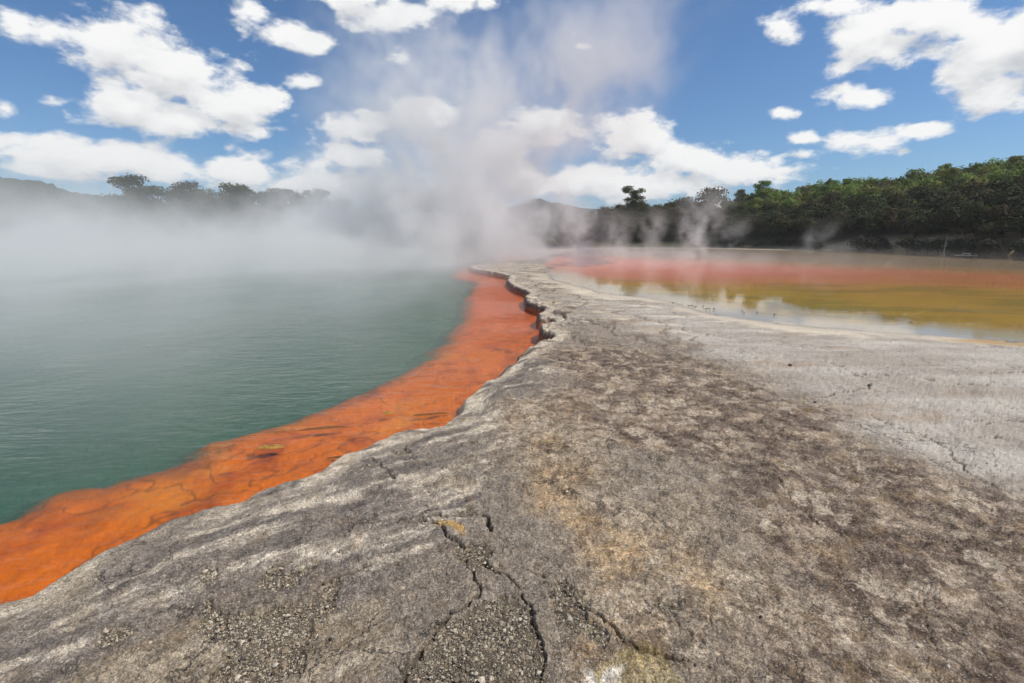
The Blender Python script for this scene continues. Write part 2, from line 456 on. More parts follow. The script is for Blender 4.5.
# far terrace tip: weathered grey with dark joints
zT = zone(G((465, 275), (500, 262), (552, 262), (556, 285), (610, 300), (600, 330), (560, 330), (540, 320), (520, 300)), 0.4, 0.5, 0.8, 350)
cT = lerp(np.tile(C(0.30, 0.27, 0.24), (N, 1)), np.tile(C(0.13, 0.12, 0.11), (N, 1)), sm(0.0, 0.4, fbm(X * 1.2, Y * 1.2, 5, 361, 0.65)))
cT = lerp(cT, np.tile(C(0.44, 0.37, 0.27), (N, 1)), sm(0.0, 0.4, fbm(X * 0.8, Y * 0.8, 4, 371)) * 0.7)
cT = lerp(cT, np.tile(C(0.075, 0.065, 0.058), (N, 1)), np.clip(joint + 0.5 * sm(0.1, 0.4, blot2), 0, 1) * 0.8)
cT = lerp(cT, np.tile(C(0.55, 0.50, 0.43), (N, 1)), sm(0.12, 0.35, fbm(X * 1.4, Y * 2.6, 5, 375, 0.6)) * 0.8)
col = lerp(col, cT, zT * 0.85)
col = lerp(col, np.tile(C(0.09, 0.07, 0.06), (N, 1)), joint * sm(5.0, 8.0, Y) * sm(3.6, 2.0, dp) * 0.6)
ef = np.clip(np.maximum(edge_f * sm(18, 8, Rr), edge_f2 * 0.7), 0, 1) * (1 - 0.65 * zD)
col = lerp(col, np.tile(C(0.085, 0.068, 0.055), (N, 1)), ef * 0.55)
tone = ((qi * 37 % 7) / 7 - 0.45) * 0.34
col = col * (1 + (tone * (1 - 0.6 * zD)))[:, None]
# cream margin of the lake, sandy flat at right
col = lerp(col, np.tile(C(0.62, 0.56, 0.46), (N, 1)), sm(0.0, 0.25, dl) * sm(1.0, 0.3, dl + blot * 1.2) * 0.6 * (Y < 22))
zS = zone(G((930, 336), (960, 338), (1040, 347), (1300, 362), (1300, 340), (1000, 332)), 0.15, 0.3, 0.6, 380)
col = lerp(col, np.tile(C(0.40, 0.29, 0.155), (N, 1)), zS)
# pale crust band of the pool rim
band = sm(0.02, 0.06, dp) * sm(0.46, 0.20, dp + blot2 * 0.18 + 0.1 * stria)
col = lerp(col, np.tile(C(0.62, 0.56, 0.47), (N, 1)), band * (0.50 + 0.45 * sm(2.6, 3.4, Y)) * sm(-0.35, 0.15, blot2 + 0.5 * stria) * (1 - 0.35 * sm(6.5, 8, Y)))
col = lerp(col, np.tile(C(0.055, 0.045, 0.04), (N, 1)), np.where(Yw > 6.6, sm(0.075, 0.045, dp), sm(0.03, 0.01, dp) * 0.6) * (dp > -0.05) * 0.9)  # dark wet rock at the cliff foot; shade under the lip painted in too
# yellow and white spots in the foreground
for pts, cc, am in [(G((438, 522), (450, 522), (460, 533), (455, 540), (440, 532)), C(0.42, 0.27, 0.07), 0.75),
                    (G((590, 690), (612, 650), (632, 640), (660, 660), (690, 700)), C(0.36, 0.29, 0.10), 0.42),
                    (G((588, 690), (592, 672), (600, 668), (604, 690)), C(0.72, 0.70, 0.66), 0.9),
                    (G((610, 690), (612, 664), (619, 664), (626, 690)), C(0.72, 0.70, 0.66), 0.9),
                    (G((425, 516), (430, 512), (434, 514), (430, 519)), C(0.6, 0.58, 0.55), 0.7)]:
    col = lerp(col, np.tile(cc, (N, 1)), zone(pts, 0.02, 0.05, 4.0, 390) * am)
col = lerp(col, np.tile(C(0.07, 0.055, 0.04), (N, 1)), crack * 0.72)
gcol = lerp(np.tile(C(0.20, 0.165, 0.115), (N, 1)), np.tile(C(0.27, 0.235, 0.175), (N, 1)), sm(-0.2, 0.3, blot2))
col = lerp(col, gcol, grav * 0.85)
# bed of the pool
orange = lerp(np.tile(C(0.86, 0.205, 0.004), (N, 1)), np.tile(C(0.50, 0.095, 0.006), (N, 1)), sm(-0.1, 0.45, fbm(X * 2.2, Y * 2.2, 5, 401, 0.6)))
orange = lerp(orange, np.tile(C(0.92, 0.32, 0.02), (N, 1)), sm(0.1, 0.5, fbm(X * 1.4, Y * 1.4, 4, 411)) * 0.6)
orange = lerp(orange, np.tile(C(0.86, 0.150, 0.018), (N, 1)), sm(5, 13, Y) * 0.7)
jn = 1 - np.abs(fbm(X * 1.1, Y * 1.1, 4, 421, 0.6)) * 2
orange = lerp(orange, np.tile(C(0.14, 0.055, 0.015), (N, 1)), sm(0.93, 1.0, jn) * 0.6)
green = np.tile(C(0.062, 0.165, 0.112), (N, 1))
ddc = dd + fbm(X * 6, Y * 6, 5, 425, 0.65) * 0.20
orange = lerp(orange, orange * 0.55 + np.array([0.02, 0.03, 0.012]), sm(-0.30, 0.0, ddc))
pbed = lerp(orange, green, sm(-0.04, 0.24, ddc))
pbed = lerp(pbed, np.tile(C(0.20, 0.07, 0.02), (N, 1)), sm(-0.12, 0.0, dp) * 0.35)
# bed of the lake
bands = np.hypot(X * 0.35, Y) + fbm(X * 0.15, Y * 0.3, 4, 431) * 3.2
olive = lerp(np.tile(C(0.64, 0.40, 0.06), (N, 1)), np.tile(C(0.42, 0.30, 0.055), (N, 1)), sm(-0.2, 0.3, fbm(X * 0.3, Y * 0.9, 4, 441)))
red = lerp(np.tile(C(0.86, 0.27, 0.18), (N, 1)), np.tile(C(0.62, 0.23, 0.08), (N, 1)), sm(8, 24, X + fbm(X * 0.3, Y * 0.3, 3, 435) * 5))
lb = lerp(olive, red, sm(15.5, 25.0, bands + 0.08 * X + fbm(X * 0.5, Y * 1.2, 4, 437) * 2.5) * sm(62, 44, Y + X * 1.1))
lb = lerp(lb, np.tile(C(0.25, 0.18, 0.09), (N, 1)), sm(44, 62, Y + X * 1.1))
lb = lerp(lb, np.tile(C(0.66, 0.60, 0.50), (N, 1)), sm(2.0, 0.6, -dl + blot * 0.7) * 0.85 * sm(30, 20, Y))
lb = lerp(lb, np.tile(C(0.62, 0.50, 0.34), (N, 1)), sm(0.95, 1.0, tidge) * sm(14, 9, Y) * 0.8)
col = col * np.array([1.27, 1.205, 1.10])
col = np.where((dp < 0)[:, None], pbed, col)
col = np.where((dl < 0)[:, None], lb, col)
# land beyond the water: scrubby earth
fl = ((Rr > ridge_interp(SHORE_T, np.arctan2(X, Y)) - 3) & (dl > 0)).astype(float) * sm(0.2, 0.8, np.arctan2(Y, np.abs(X)))
dark_floor = lerp(np.tile(C(0.055, 0.050, 0.030), (N, 1)), np.tile(C(0.035, 0.045, 0.02), (N, 1)), sm(0.0, 1.0, hz))
strip = sm(3.2, 0.6, dl) * (dl > 0)
dark_floor = lerp(dark_floor, np.tile(C(0.48, 0.40, 0.27), (N, 1)), np.clip(strip, 0, 1))
col = lerp(col, dark_floor, fl * (Rr > 40))
wet = np.clip(np.maximum(sm(0.16, 0.0, dp), sm(0.9, 0.0, dl) * 0.8), 0, 1)

mott = np.clip(0.35 + 0.65 * zC + 0.5 * zB + 0.15 * zA - 0.30 * zD, 0.08, 1)
rough_a = np.clip(1.0 - 0.72 * zD * sm(1.0, 3.0, X), 0.25, 1)
idx = np.arange(NR * NA).reshape(NR, NA)
a = idx[:-1, :]; b_ = np.roll(idx, -1, axis=1)[:-1, :]; c_ = np.roll(idx, -1, axis=1)[1:, :]; d_ = idx[1:, :]
faces = np.stack([a, d_, c_, b_], axis=-1).reshape(-1, 4)

m_ground, nt, out = material('sinter_rock')
tc = nt.node('ShaderNodeTexCoord').outputs['Object']
base = attr(nt, 'tint')
sepw = nt.xyz(attr(nt, 'masks', 1))     # x gravel, y wet, z underwater
surf = nt.xyz(attr(nt, 'surf', 1))
fine = nt.noise(tc, 38, 5, 0.65)
fine2 = nt.noise(tc, 160, 3, 0.6)
vor = nt.node('ShaderNodeTexVoronoi', feature='F1'); nt.put(vor.inputs['Vector'], tc); nt.put(vor.inputs['Scale'], nt.ramp(nt.noise(tc, 18, 2), 0.42, 0.58, 78, 128))
vor2 = nt.node('ShaderNodeTexVoronoi', feature='F1'); nt.put(vor2.inputs['Vector'], tc); vor2.inputs['Scale'].default_value = 130
land_m = nt.math('SUBTRACT', 1.0, sepw[2], clamp=True)
k = nt.ramp(fine, 0.30, 0.70, 0.74, 1.26, False)
k2 = nt.ramp(fine2, 0.32, 0.68, 0.55, 1.50, False)
grain = nt.ramp(nt.xyz(vor2.outputs['Color'])[0], 0.0, 1.0, 0.62, 1.38, False)
k2 = nt.math('MULTIPLY', k2, grain)
kk = nt.math('MULTIPLY', k, k2)
kk = nt.math('ADD', nt.math('MULTIPLY', nt.math('SUBTRACT', kk, 0.97), nt.math('MULTIPLY', nt.math('MULTIPLY_ADD', land_m, 0.62, 0.25), nt.math('MULTIPLY_ADD', surf[1], 0.75, 0.25))), 1.0)
sc = nt.node('ShaderNodeVectorMath', operation='SCALE'); nt.put(sc.inputs[0], base); nt.put(sc.inputs['Scale'], kk)
c0 = sc.outputs[0]
warp_ = nt.vm('SCALE', nt.vm('SUBTRACT', nt.noise(tc, 7, 4, 0.6, out=1), (0.5, 0.5, 0.5)), 0.10)
tw = nt.vm('ADD', tc, warp_)
mo = nt.noise(tw, 9, 9, 0.68)
dk = nt.math('MULTIPLY', nt.math('MULTIPLY', nt.ramp(mo, 0.49, 0.55), surf[0]), land_m)
c0 = nt.mixc(nt.math('MULTIPLY', dk, 0.74), c0, nt.vm('MULTIPLY', c0, (0.42, 0.37, 0.33)))
lt = nt.math('MULTIPLY', nt.math('MULTIPLY', nt.ramp(nt.noise(nt.vm('ADD', tw, (4, 9, 2)), 14, 8, 0.66), 0.52, 0.60), surf[0]), land_m)
c0 = nt.mixc(nt.math('MULTIPLY', lt, 0.52), c0, nt.vm('ADD', nt.vm('SCALE', c0, 1.15), (0.10, 0.085, 0.065)))
och = nt.math('MULTIPLY', nt.math('MULTIPLY', nt.ramp(nt.noise(nt.vm('ADD', tw, (14, 2, 7)), 5, 7, 0.62), 0.53, 0.66), surf[0]), land_m)
c0 = nt.mixc(nt.math('MULTIPLY', och, 0.38), c0, (0.36, 0.235, 0.11))
vl = nt.node('ShaderNodeTexVoronoi', feature='DISTANCE_TO_EDGE'); vl.inputs['Scale'].default_value = 2.3
lw = nt.vm('ADD', tc, nt.vm('SCALE', nt.vm('SUBTRACT', nt.noise(tc, 2.4, 6, 0.62, out=1), (0.5, 0.5, 0.5)), 0.55))
nt.put(vl.inputs['Vector'], lw)
line = nt.math('MULTIPLY', nt.ramp(vl.outputs['Distance'], 0.016, 0.004), nt.ramp(nt.noise(nt.vm('ADD', tc, (8, 1, 3)), 1.1, 3), 0.50, 0.60))
line = nt.math('MULTIPLY', line, land_m)
c0 = nt.mixc(nt.math('MULTIPLY', line, 0.72), c0, (0.055, 0.042, 0.034))
# loose pale and dark pebbles
bright = nt.ramp(vor.outputs['Color'], 0.45, 0.9)
peb = nt.mixc(bright, (0.13, 0.10, 0.07), (0.55, 0.49, 0.39))
c1 = nt.mixc(nt.math('MULTIPLY', sepw[0], nt.ramp(vor.outputs['Distance'], 0.62, 0.35, 0, 0.85)), c0, peb)
sp = nt.math('MULTIPLY', nt.ramp(nt.noise(tc, 85, 3, 0.6), 0.60, 0.66), nt.math('MULTIPLY', land_m, nt.math('MULTIPLY', surf[1], 0.60)))
c1 = nt.mixc(sp, c1, (0.60, 0.56, 0.50))
sd = nt.math('MULTIPLY', nt.ramp(nt.noise(nt.vm('ADD', tc, (5, 3, 1)), 62, 4, 0.65), 0.57, 0.63), nt.math('MULTIPLY', land_m, nt.math('MULTIPLY', surf[1], 0.60)))
c1 = nt.mixc(sd, c1, (0.06, 0.052, 0.048))
wetf = nt.math('MULTIPLY', sepw[1], 0.45)
c1 = nt.mixc(wetf, c1, nt.vm('MULTIPLY', c1, (0.45, 0.42, 0.40)))
hgt = nt.math('MULTIPLY_ADD', fine, 1.0, nt.math('MULTIPLY', fine2, 0.55))
hgt = nt.math('ADD', hgt, nt.math('MULTIPLY', nt.math('SUBTRACT', 0.6, vor2.outputs['Distance']), nt.math('MULTIPLY', 0.38, nt.xyz(vor2.outputs['Color'])[1])))
hgt = nt.math('ADD', hgt, nt.math('MULTIPLY', nt.ramp(vor.outputs['Distance'], 0.0, 0.7, 1.0, 0.0, False), nt.math('MULTIPLY_ADD', sepw[0], 1.1, 0.12)))
hgt = nt.math('ADD', hgt, nt.math('MULTIPLY', nt.noise(tc, 9, 4, 0.6), 1.6))
bmp = nt.node('ShaderNodeBump'); bmp.inputs['Distance'].default_value = 0.014; nt.put(bmp.inputs['Height'], hgt)
hgt = nt.math('ADD', hgt, nt.math('MULTIPLY', mo, 1.2)); hgt = nt.math('SUBTRACT', hgt, nt.math('MULTIPLY', line, 0.8))
nt.put(bmp.inputs['Height'], hgt); bmp.inputs['Distance'].default_value = 0.018
nt.put(bmp.inputs['Strength'], nt.math('MULTIPLY', nt.math('MULTIPLY_ADD', land_m, 0.62, 0.12), surf[1]))
principled(nt, out, c1, nt.math('MULTIPLY_ADD', sepw[1], -0.45, 0.9), 0.25, bmp.outputs[0])

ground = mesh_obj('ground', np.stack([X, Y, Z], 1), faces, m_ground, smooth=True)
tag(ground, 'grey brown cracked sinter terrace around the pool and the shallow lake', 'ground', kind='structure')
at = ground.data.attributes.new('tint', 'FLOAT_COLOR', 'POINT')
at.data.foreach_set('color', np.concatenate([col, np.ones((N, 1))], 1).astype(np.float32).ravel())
at = ground.data.attributes.new('masks', 'FLOAT_VECTOR', 'POINT')
at = ground.data.attributes.new('surf', 'FLOAT_VECTOR', 'POINT')
at.data.foreach_set('vector', np.stack([mott, rough_a, zC], 1).astype(np.float32).ravel())
at = ground.data.attributes['masks']
under = ((dp < 0) | (dl < -0.2)).astype(float)
at.data.foreach_set('vector', np.stack([grav, wet, under], 1).astype(np.float32).ravel())

# ================================================================== WATER
def water_mat(name, tint, wave_scale, stretch, strength, fres_k, rough=0.03, rot=0.0, dist=0.03, fmax=1.0):
    m, nt, out = material(name)
    geo = nt.node('ShaderNodeNewGeometry')
    mp = nt.node('ShaderNodeMapping'); nt.put(mp.inputs['Vector'], geo.outputs['Position'])
    mp.inputs['Rotation'].default_value = (0, 0, rot); mp.inputs['Scale'].default_value = (1, stretch, 1)
    n1 = nt.noise(mp.outputs[0], wave_scale, 3, 0.5, 0.4)
    n2 = nt.noise(mp.outputs[0], wave_scale * 3.1, 2, 0.5)
    gust = nt.ramp(nt.noise(geo.outputs['Position'], 0.45, 3), 0.38, 0.62, 0.25, 1.1)
    h = nt.math('MULTIPLY', nt.math('MULTIPLY_ADD', n2, 0.35, n1), gust)
    bp = nt.node('ShaderNodeBump'); bp.inputs['Strength'].default_value = strength; bp.inputs['Distance'].default_value = dist
    nt.put(bp.inputs['Height'], h)
    fr = nt.node('ShaderNodeFresnel'); fr.inputs['IOR'].default_value = 1.333; nt.l.new(bp.outputs[0], fr.inputs['Normal'])
    gl = nt.node('ShaderNodeBsdfGlossy'); gl.inputs['Roughness'].default_value = rough; nt.l.new(bp.outputs[0], gl.inputs['Normal'])
    tr = nt.node('ShaderNodeBsdfTransparent'); tr.inputs['Color'].default_value = (*tint, 1)
    mx = nt.node('ShaderNodeMixShader')
    nt.put(mx.inputs[0], nt.math('MINIMUM', nt.math('MULTIPLY', fr.outputs[0], fres_k), fmax))
    nt.l.new(tr.outputs[0], mx.inputs[1]); nt.l.new(gl.outputs[0], mx.inputs[2])
    nt.l.new(mx.outputs[0], out.inputs['Surface'])
    return m

def sheet(name, poly, z, mat):
    me = bpy.data.meshes.new(name)
    me.from_pydata([(x, y, z) for x, y in poly], [], [list(range(len(poly)))])
    me.update()
    if me.polygons[0].normal.z < 0: me.flip_normals()
    me.materials.append(mat)
    o = bpy.data.objects.new(name, me); COL.objects.link(o)
    return o

m_pool = water_mat('pool_water', (0.97, 0.97, 0.94), 2.9, 2.8, 0.62, 0.68, 0.05, R(-28), 0.06)
m_lake = water_mat('lake_water', (0.95, 0.93, 0.88), 3.0, 2.0, 0.10, 1.3, 0.02, R(8), 0.01, 0.41)
def grow(poly, k):
    cx_ = sum(p[0] for p in poly) / len(poly); cy_ = sum(p[1] for p in poly) / len(poly)
    out_ = []
    for (x, y) in poly:
        l = math.hypot(x - cx_, y - cy_); out_.append((x + (x - cx_) / l * k, y + (y - cy_) / l * k))
    return out_
pool_poly = G((-300, 760), (100, 620), (330, 500), (560, 380)) + [(1.3, 9.5), (2.2, 14), (1.8, 22), (3.5, 42), (2, 78), (-80, 84), (-140, 60), (-120, 6), (-20, -2), (-8, 0.2)]
sheet('pool_water', pool_poly, POOL_Z, m_pool)
tag(bpy.data.objects['pool_water'], 'murky green hot spring water over an orange shelf', 'water', kind='structure')
lake_poly = [(1.4, 22), (1.8, 30), (2.6, 44), (6, 80), (40, 84), (70, 60), (110, 20), (100, 3), (40, 3), (18, 4.2), (8, 5.2), (4.2, 7.2), (2.2, 11), (1.5, 16)]
sheet('lake_water', lake_poly, LAKE_Z, m_lake)
tag(bpy.data.objects['lake_water'], 'shallow lake water over yellow and red mineral beds', 'water', kind='structure')

# yellow algae / foam clumps lying in the shallows of the orange shelf
def algae_mat_mesh(name, lx, ly, th, mat, seed):
    """one ragged floating mat, thicker in the middle, with torn edge"""
    rg = random.Random(seed); k = 64; rings = 9
    lob = [(rg.uniform(0, 6.28), rg.uniform(0.1, 0.3), q) for q in (2, 3, 5, 8, 13, 21)]
    V = []; Fc = []
    def rad(t): return max(0.35, 1 + sum(a_ * math.sin(q * t + p_) * (1.6 / q ** 0.35) * 0.5 for p_, a_, q in lob))
    for i in range(rings):
        f = 1 - i / rings
        for j in range(k):
            t = 2 * math.pi * j / k; q = rad(t) * f
            z = -0.004 if i == 0 else th * (0.25 + 0.9 * rg.random()) * (1 if i > 1 else 0.5)
            V.append((lx * q * math.cos(t), ly * q * math.sin(t), z))
    V.append((0, 0, th)); c = len(V) - 1
    for i in range(rings - 1):
        for j in range(k):
            Fc.append((i * k + j, i * k + (j + 1) % k, (i + 1) * k + (j + 1) % k, (i + 1) * k + j))
    for j in range(k): Fc.append(((rings - 1) * k + j, (rings - 1) * k + (j + 1) % k, c))
    me = bpy.data.meshes.new(name); me.from_pydata(V, [], Fc); me.update(); me.materials.append(mat)
    o = bpy.data.objects.new(name, me); COL.objects.link(o); return o
def simple_mat(name, col, rough=0.8, var=0.4, scale=20, spec=0.3):
    m, nt, out = material(name)
    tcx = nt.node('ShaderNodeTexCoord').outputs['Object']
    n = nt.ramp(nt.noise(tcx, scale, 4, 0.6), 0.3, 0.7, 1 - var, 1 + var, False)
    v = nt.vm('SCALE', col, n)
    bp = nt.node('ShaderNodeBump'); bp.inputs['Distance'].default_value = 0.01; nt.put(bp.inputs['Height'], nt.noise(tcx, scale * 2, 3))
    principled(nt, out, v, rough, spec, bp.outputs[0]); return m
m_algae = simple_mat('yellow_algae', (0.46, 0.27, 0.06), 0.6, 0.5, 60)
m_algae2 = simple_mat('brown_algae', (0.22, 0.10, 0.03), 0.6, 0.5, 60)
clumps = [((271, 447), 0.105, 0.035, 0.014, m_algae, 'largest yellow mineral clump floating on the orange shallows'),
          ((388, 413), 0.045, 0.03, 0.012, m_algae, 'small pale yellow clump on the orange shelf near the rim'),
          ((430, 414), 0.16, 0.020, 0.006, m_algae2, 'brown streak of scum on orange water beside the pale rim bend'),
          ((322, 428), 0.22, 0.022, 0.006, m_algae2, 'long dark brown streak of scum along the edge of the green water'),
          ((339, 457), 0.07, 0.015, 0.006, m_algae2, 'tiny brown scum clump on orange water close below the rim')]
for (p, lx, ly, th, m, lab) in clumps:
    o = algae_mat_mesh('algae_clump', lx, ly, th, m, int(p[0]))
    x, y = gp(*p, POOL_Z + 0.003); o.location = (x, y, POOL_Z + 0.003); o.rotation_euler = (0, 0, R(12))
    tag(o, lab, 'algae clump', 'algae clumps on the orange shelf')

# ================================================================== TREES
def leaf_mat(name, c1, c2, c3):
    m, nt, out = material(name)
    oi = nt.node('ShaderNodeObjectInfo')
    tcx = nt.node('ShaderNodeTexCoord').outputs['Object']
    n = nt.noise(nt.vm('ADD', tcx, nt.comb(nt.math('MULTIPLY', oi.outputs['Random'], 50), 0, 0)), 0.9, 3)
    c = nt.mixc(nt.ramp(n, 0.35, 0.65), c1, c2)
    c = nt.mixc(nt.ramp(oi.outputs['Random'], 0.35, 1.0, 0, 0.8), c, c3)
    b = nt.node('ShaderNodeBsdfPrincipled'); nt.put(b.inputs['Base Color'], c); b.inputs['Roughness'].default_value = 0.75
    b.inputs['Specular IOR Level'].default_value = 0.15
    tl = nt.node('ShaderNodeBsdfTranslucent'); nt.put(tl.inputs['Color'], c)
    mx = nt.node('ShaderNodeMixShader'); mx.inputs[0].default_value = 0.22
    nt.l.new(b.outputs[0], mx.inputs[1]); nt.l.new(tl.outputs[0], mx.inputs[2]); nt.l.new(mx.outputs[0], out.inputs['Surface'])
    return m
m_bark = simple_mat('bark', (0.10, 0.075, 0.055), 0.9, 0.4, 6)
m_dark = leaf_mat('dark_foliage', (0.040, 0.056, 0.018), (0.075, 0.088, 0.028), (0.085, 0.070, 0.030))
m_green = leaf_mat('green_foliage', (0.13, 0.195, 0.042), (0.21, 0.27, 0.06), (0.20, 0.19, 0.06))
m_yel = leaf_mat('yellow_green_foliage', (0.17, 0.20, 0.035), (0.26, 0.26, 0.05), (0.22, 0.22, 0.05))
m_grey = leaf_mat('grey_foliage', (0.035, 0.045, 0.025), (0.07, 0.075, 0.05), (0.06, 0.055, 0.045))

def tube(V, Fc, p0, p1, r0, r1, k=6):
    p0 = Vector(p0); p1 = Vector(p1); d = (p1 - p0).normalized()
    a_ = d.orthogonal().normalized(); b2 = d.cross(a_); s = len(V)
    for p, r_ in ((p0, r0), (p1, r1)):
        for j in range(k):
            t = 2 * math.pi * j / k; V.append(tuple(p + (a_ * math.cos(t) + b2 * math.sin(t)) * r_))
    for j in range(k): Fc.append((s + j, s + (j + 1) % k, s + k + (j + 1) % k, s + k + j))

def make_tree(name, H, W, kind, mat, seed, leaves=2200, leaf=0.20):
    rg = np.random.default_rng(seed); rp = random.Random(seed)
    V = []; Fc = []
    base_h = {'bushy': 0.22, 'pine': 0.35, 'flat': 0.5, 'cone': 0.12}[kind] * H
    bend = Vector((rp.uniform(-.06, .06) * H, rp.uniform(-.06, .06) * H, 0))
    pts = [Vector((0, 0, -0.4)), Vector((0, 0, base_h * 0.6)) + bend * 0.3, Vector((0, 0, H * 0.62)) + bend * 0.8, Vector((0, 0, H * 0.9)) + bend]
    rr = [0.035 * H, 0.026 * H, 0.014 * H, 0.004 * H]
    for i in range(3): tube(V, Fc, pts[i], pts[i + 1], rr[i], rr[i + 1])
    # crown lobes
    lobes = []
    nl = {'bushy': 13, 'pine': 13, 'flat': 15, 'cone': 12}[kind]
    for i in range(nl):
        t = (i + rp.random()) / nl; an = rp.uniform(0, 2 * math.pi)
        if kind == 'bushy':
            z = base_h + (H - base_h) * (0.15 + 0.72 * t); rad = W * 0.5 * math.sin(math.pi * (0.28 + 0.62 * t)) * rp.uniform(0.35, 0.8); s = W * rp.uniform(0.22, 0.33)
        elif kind == 'pine':
            z = base_h + (H - base_h) * (0.1 + 0.8 * t); rad = W * 0.5 * (1 - 0.6 * t) * rp.uniform(0.4, 0.95); s = W * rp.uniform(0.17, 0.27)
        elif kind == 'flat':
            z = H * rp.uniform(0.45, 0.93); rad = W * 0.5 * rp.uniform(0.1, 0.85); s = W * rp.uniform(0.15, 0.25)
        else:
            z = base_h + (H - base_h) * (0.05 + 0.85 * t); rad = W * 0.5 * (1 - t) * rp.uniform(0.3, 0.8); s = W * 0.5 * max(0.12, (1 - t) * 0.6)
        c = Vector((rad * math.cos(an), rad * math.sin(an), z)) + bend * (z / H)
        lobes.append((c, s, 0.66 if kind in ('bushy', 'cone') else 0.60))
        st = Vector((0, 0, max(base_h * 0.6, z - rad * 0.8 - s * 0.5))) + bend * (z / H)
        tube(V, Fc, st, c, 0.010 * H, 0.003 * H, 4)
    tm = mesh_obj(name, V, Fc, m_bark)
    bpy.data.objects.remove(tm); trunk_me = bpy.data.meshes[name]; trunk_me.name = 'trunk'
    # leaves
    w = np.array([l[1] ** 2 for l in lobes]); w /= w.sum()
    li = rg.choice(len(lobes), leaves, p=w)
    dirs = rg.normal(size=(leaves, 3)); dirs /= np.linalg.norm(dirs, axis=1)[:, None]
    dirs[:, 2] = np.where(rg.random(leaves) < 0.55, np.abs(dirs[:, 2]), dirs[:, 2])
    rad = rg.random(leaves) ** 0.38 * rg.uniform(0.82, 1.18, leaves)
    Cc = np.array([l[0] for l in lobes])[li]; s = np.array([l[1] for l in lobes])[li]; fl_ = np.array([l[2] for l in lobes])[li]
    P = Cc + dirs * (rad * s)[:, None] * np.stack([np.ones(leaves), np.ones(leaves), fl_], 1)
    nrm = dirs + rg.normal(size=(leaves, 3)) * 0.5 + np.array([0, 0, 0.45]); nrm /= np.linalg.norm(nrm, axis=1)[:, None]
    t1 = np.cross(nrm, rg.normal(size=(leaves, 3))); t1 /= np.linalg.norm(t1, axis=1)[:, None]; t2 = np.cross(nrm, t1)
    L = leaf * rg.uniform(0.6, 1.3, leaves)[:, None]
    q = np.stack([P - t1 * L * .5 - t2 * L * .3, P + t1 * L * .5 - t2 * L * .38, P + t1 * L * .35 + t2 * L * .42, P - t1 * L * .45 + t2 * L * .3], 1).reshape(-1, 3)
    fi = np.arange(leaves * 4).reshape(-1, 4)
    co = mesh_obj('crown_tmp', q, fi, mat); cm = co.data; bpy.data.objects.remove(co); cm.name = 'crown'
    return dict(trunk=trunk_me, crown=cm, H=H)

PROTO = {
    'dark': [make_tree('t%d' % i, 4.6, 3.9, 'bushy', m_dark, 10 + i, 2600, 0.20) for i in range(4)],
    'green': [make_tree('g%d' % i, 4.4, 3.5, 'bushy', m_green, 30 + i, 2400, 0.20) for i in range(3)],
    'pine': [make_tree('p%d' % i, 5.4, 3.3, 'pine', m_green, 50 + i, 2200, 0.19) for i in range(3)],
    'darkpine': [make_tree('dp%d' % i, 6.5, 4.6, 'flat', m_dark, 60 + i, 3000, 0.20) for i in range(3)],
    'yellow': [make_tree('y%d' % i, 4.6, 3.6, 'bushy', m_yel, 70 + i, 2600, 0.20) for i in range(2)],
    'shrub': [make_tree('s%d' % i, 1.5, 2.2, 'bushy', m_grey, 80 + i, 900, 0.13) for i in range(3)],
}
def plant(name, kind, x, y, z, s, label, group, cat='tree', rz=None):
    pr = random.choice(PROTO[kind])
    e = empty(name, (x, y, z), random.uniform(0, 6.28) if rz is None else rz)
    e.scale = (s * random.uniform(0.9, 1.12), s * random.uniform(0.9, 1.12), s * random.uniform(0.9, 1.1))
    tag(e, label, cat, group)
    for part in ('trunk', 'crown'):
        o = bpy.data.objects.new(part if cat != 'shrub' else {'trunk': 'stem', 'crown': 'foliage'}[part], pr[part]); COL.objects.link(o); o.parent = e
    return e

placed = []
def free(x, y, dmin):
    for (a1, b1) in placed:
        if (a1 - x) ** 2 + (b1 - y) ** 2 < dmin * dmin: return False
    placed.append((x, y)); return True
b0, b1 = bear(562), bear(1110)
cnt = 0; tries = 0
while cnt < 285 and tries < 9000:
    tries += 1
    b = random.uniform(b0, b1)
    s0 = float(ridge_interp(SHORE_T, b)) + 4.0; r0 = float(ridge_interp(RIDGE_T, b)) + 1.5
    t = random.random() ** 0.9
    D = s0 + (r0 - s0) * t
    x, y = D * math.sin(b), D * math.cos(b)
    if not free(x, y, 2.2): continue
    z = float(hill_z(np.array([x]), np.array([y]))[0]) - 0.15
    right = (b - bear(700)) / (bear(1024) - bear(700))
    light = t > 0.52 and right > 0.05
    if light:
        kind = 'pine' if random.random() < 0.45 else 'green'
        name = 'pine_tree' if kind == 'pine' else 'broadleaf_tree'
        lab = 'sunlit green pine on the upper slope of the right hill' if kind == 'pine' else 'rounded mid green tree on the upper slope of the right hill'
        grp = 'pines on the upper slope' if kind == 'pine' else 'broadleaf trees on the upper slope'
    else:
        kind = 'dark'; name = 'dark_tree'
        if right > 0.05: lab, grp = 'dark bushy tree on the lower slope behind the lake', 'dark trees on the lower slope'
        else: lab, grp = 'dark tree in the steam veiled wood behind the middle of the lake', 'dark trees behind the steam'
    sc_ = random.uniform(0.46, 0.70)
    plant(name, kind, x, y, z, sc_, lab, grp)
    cnt += 1
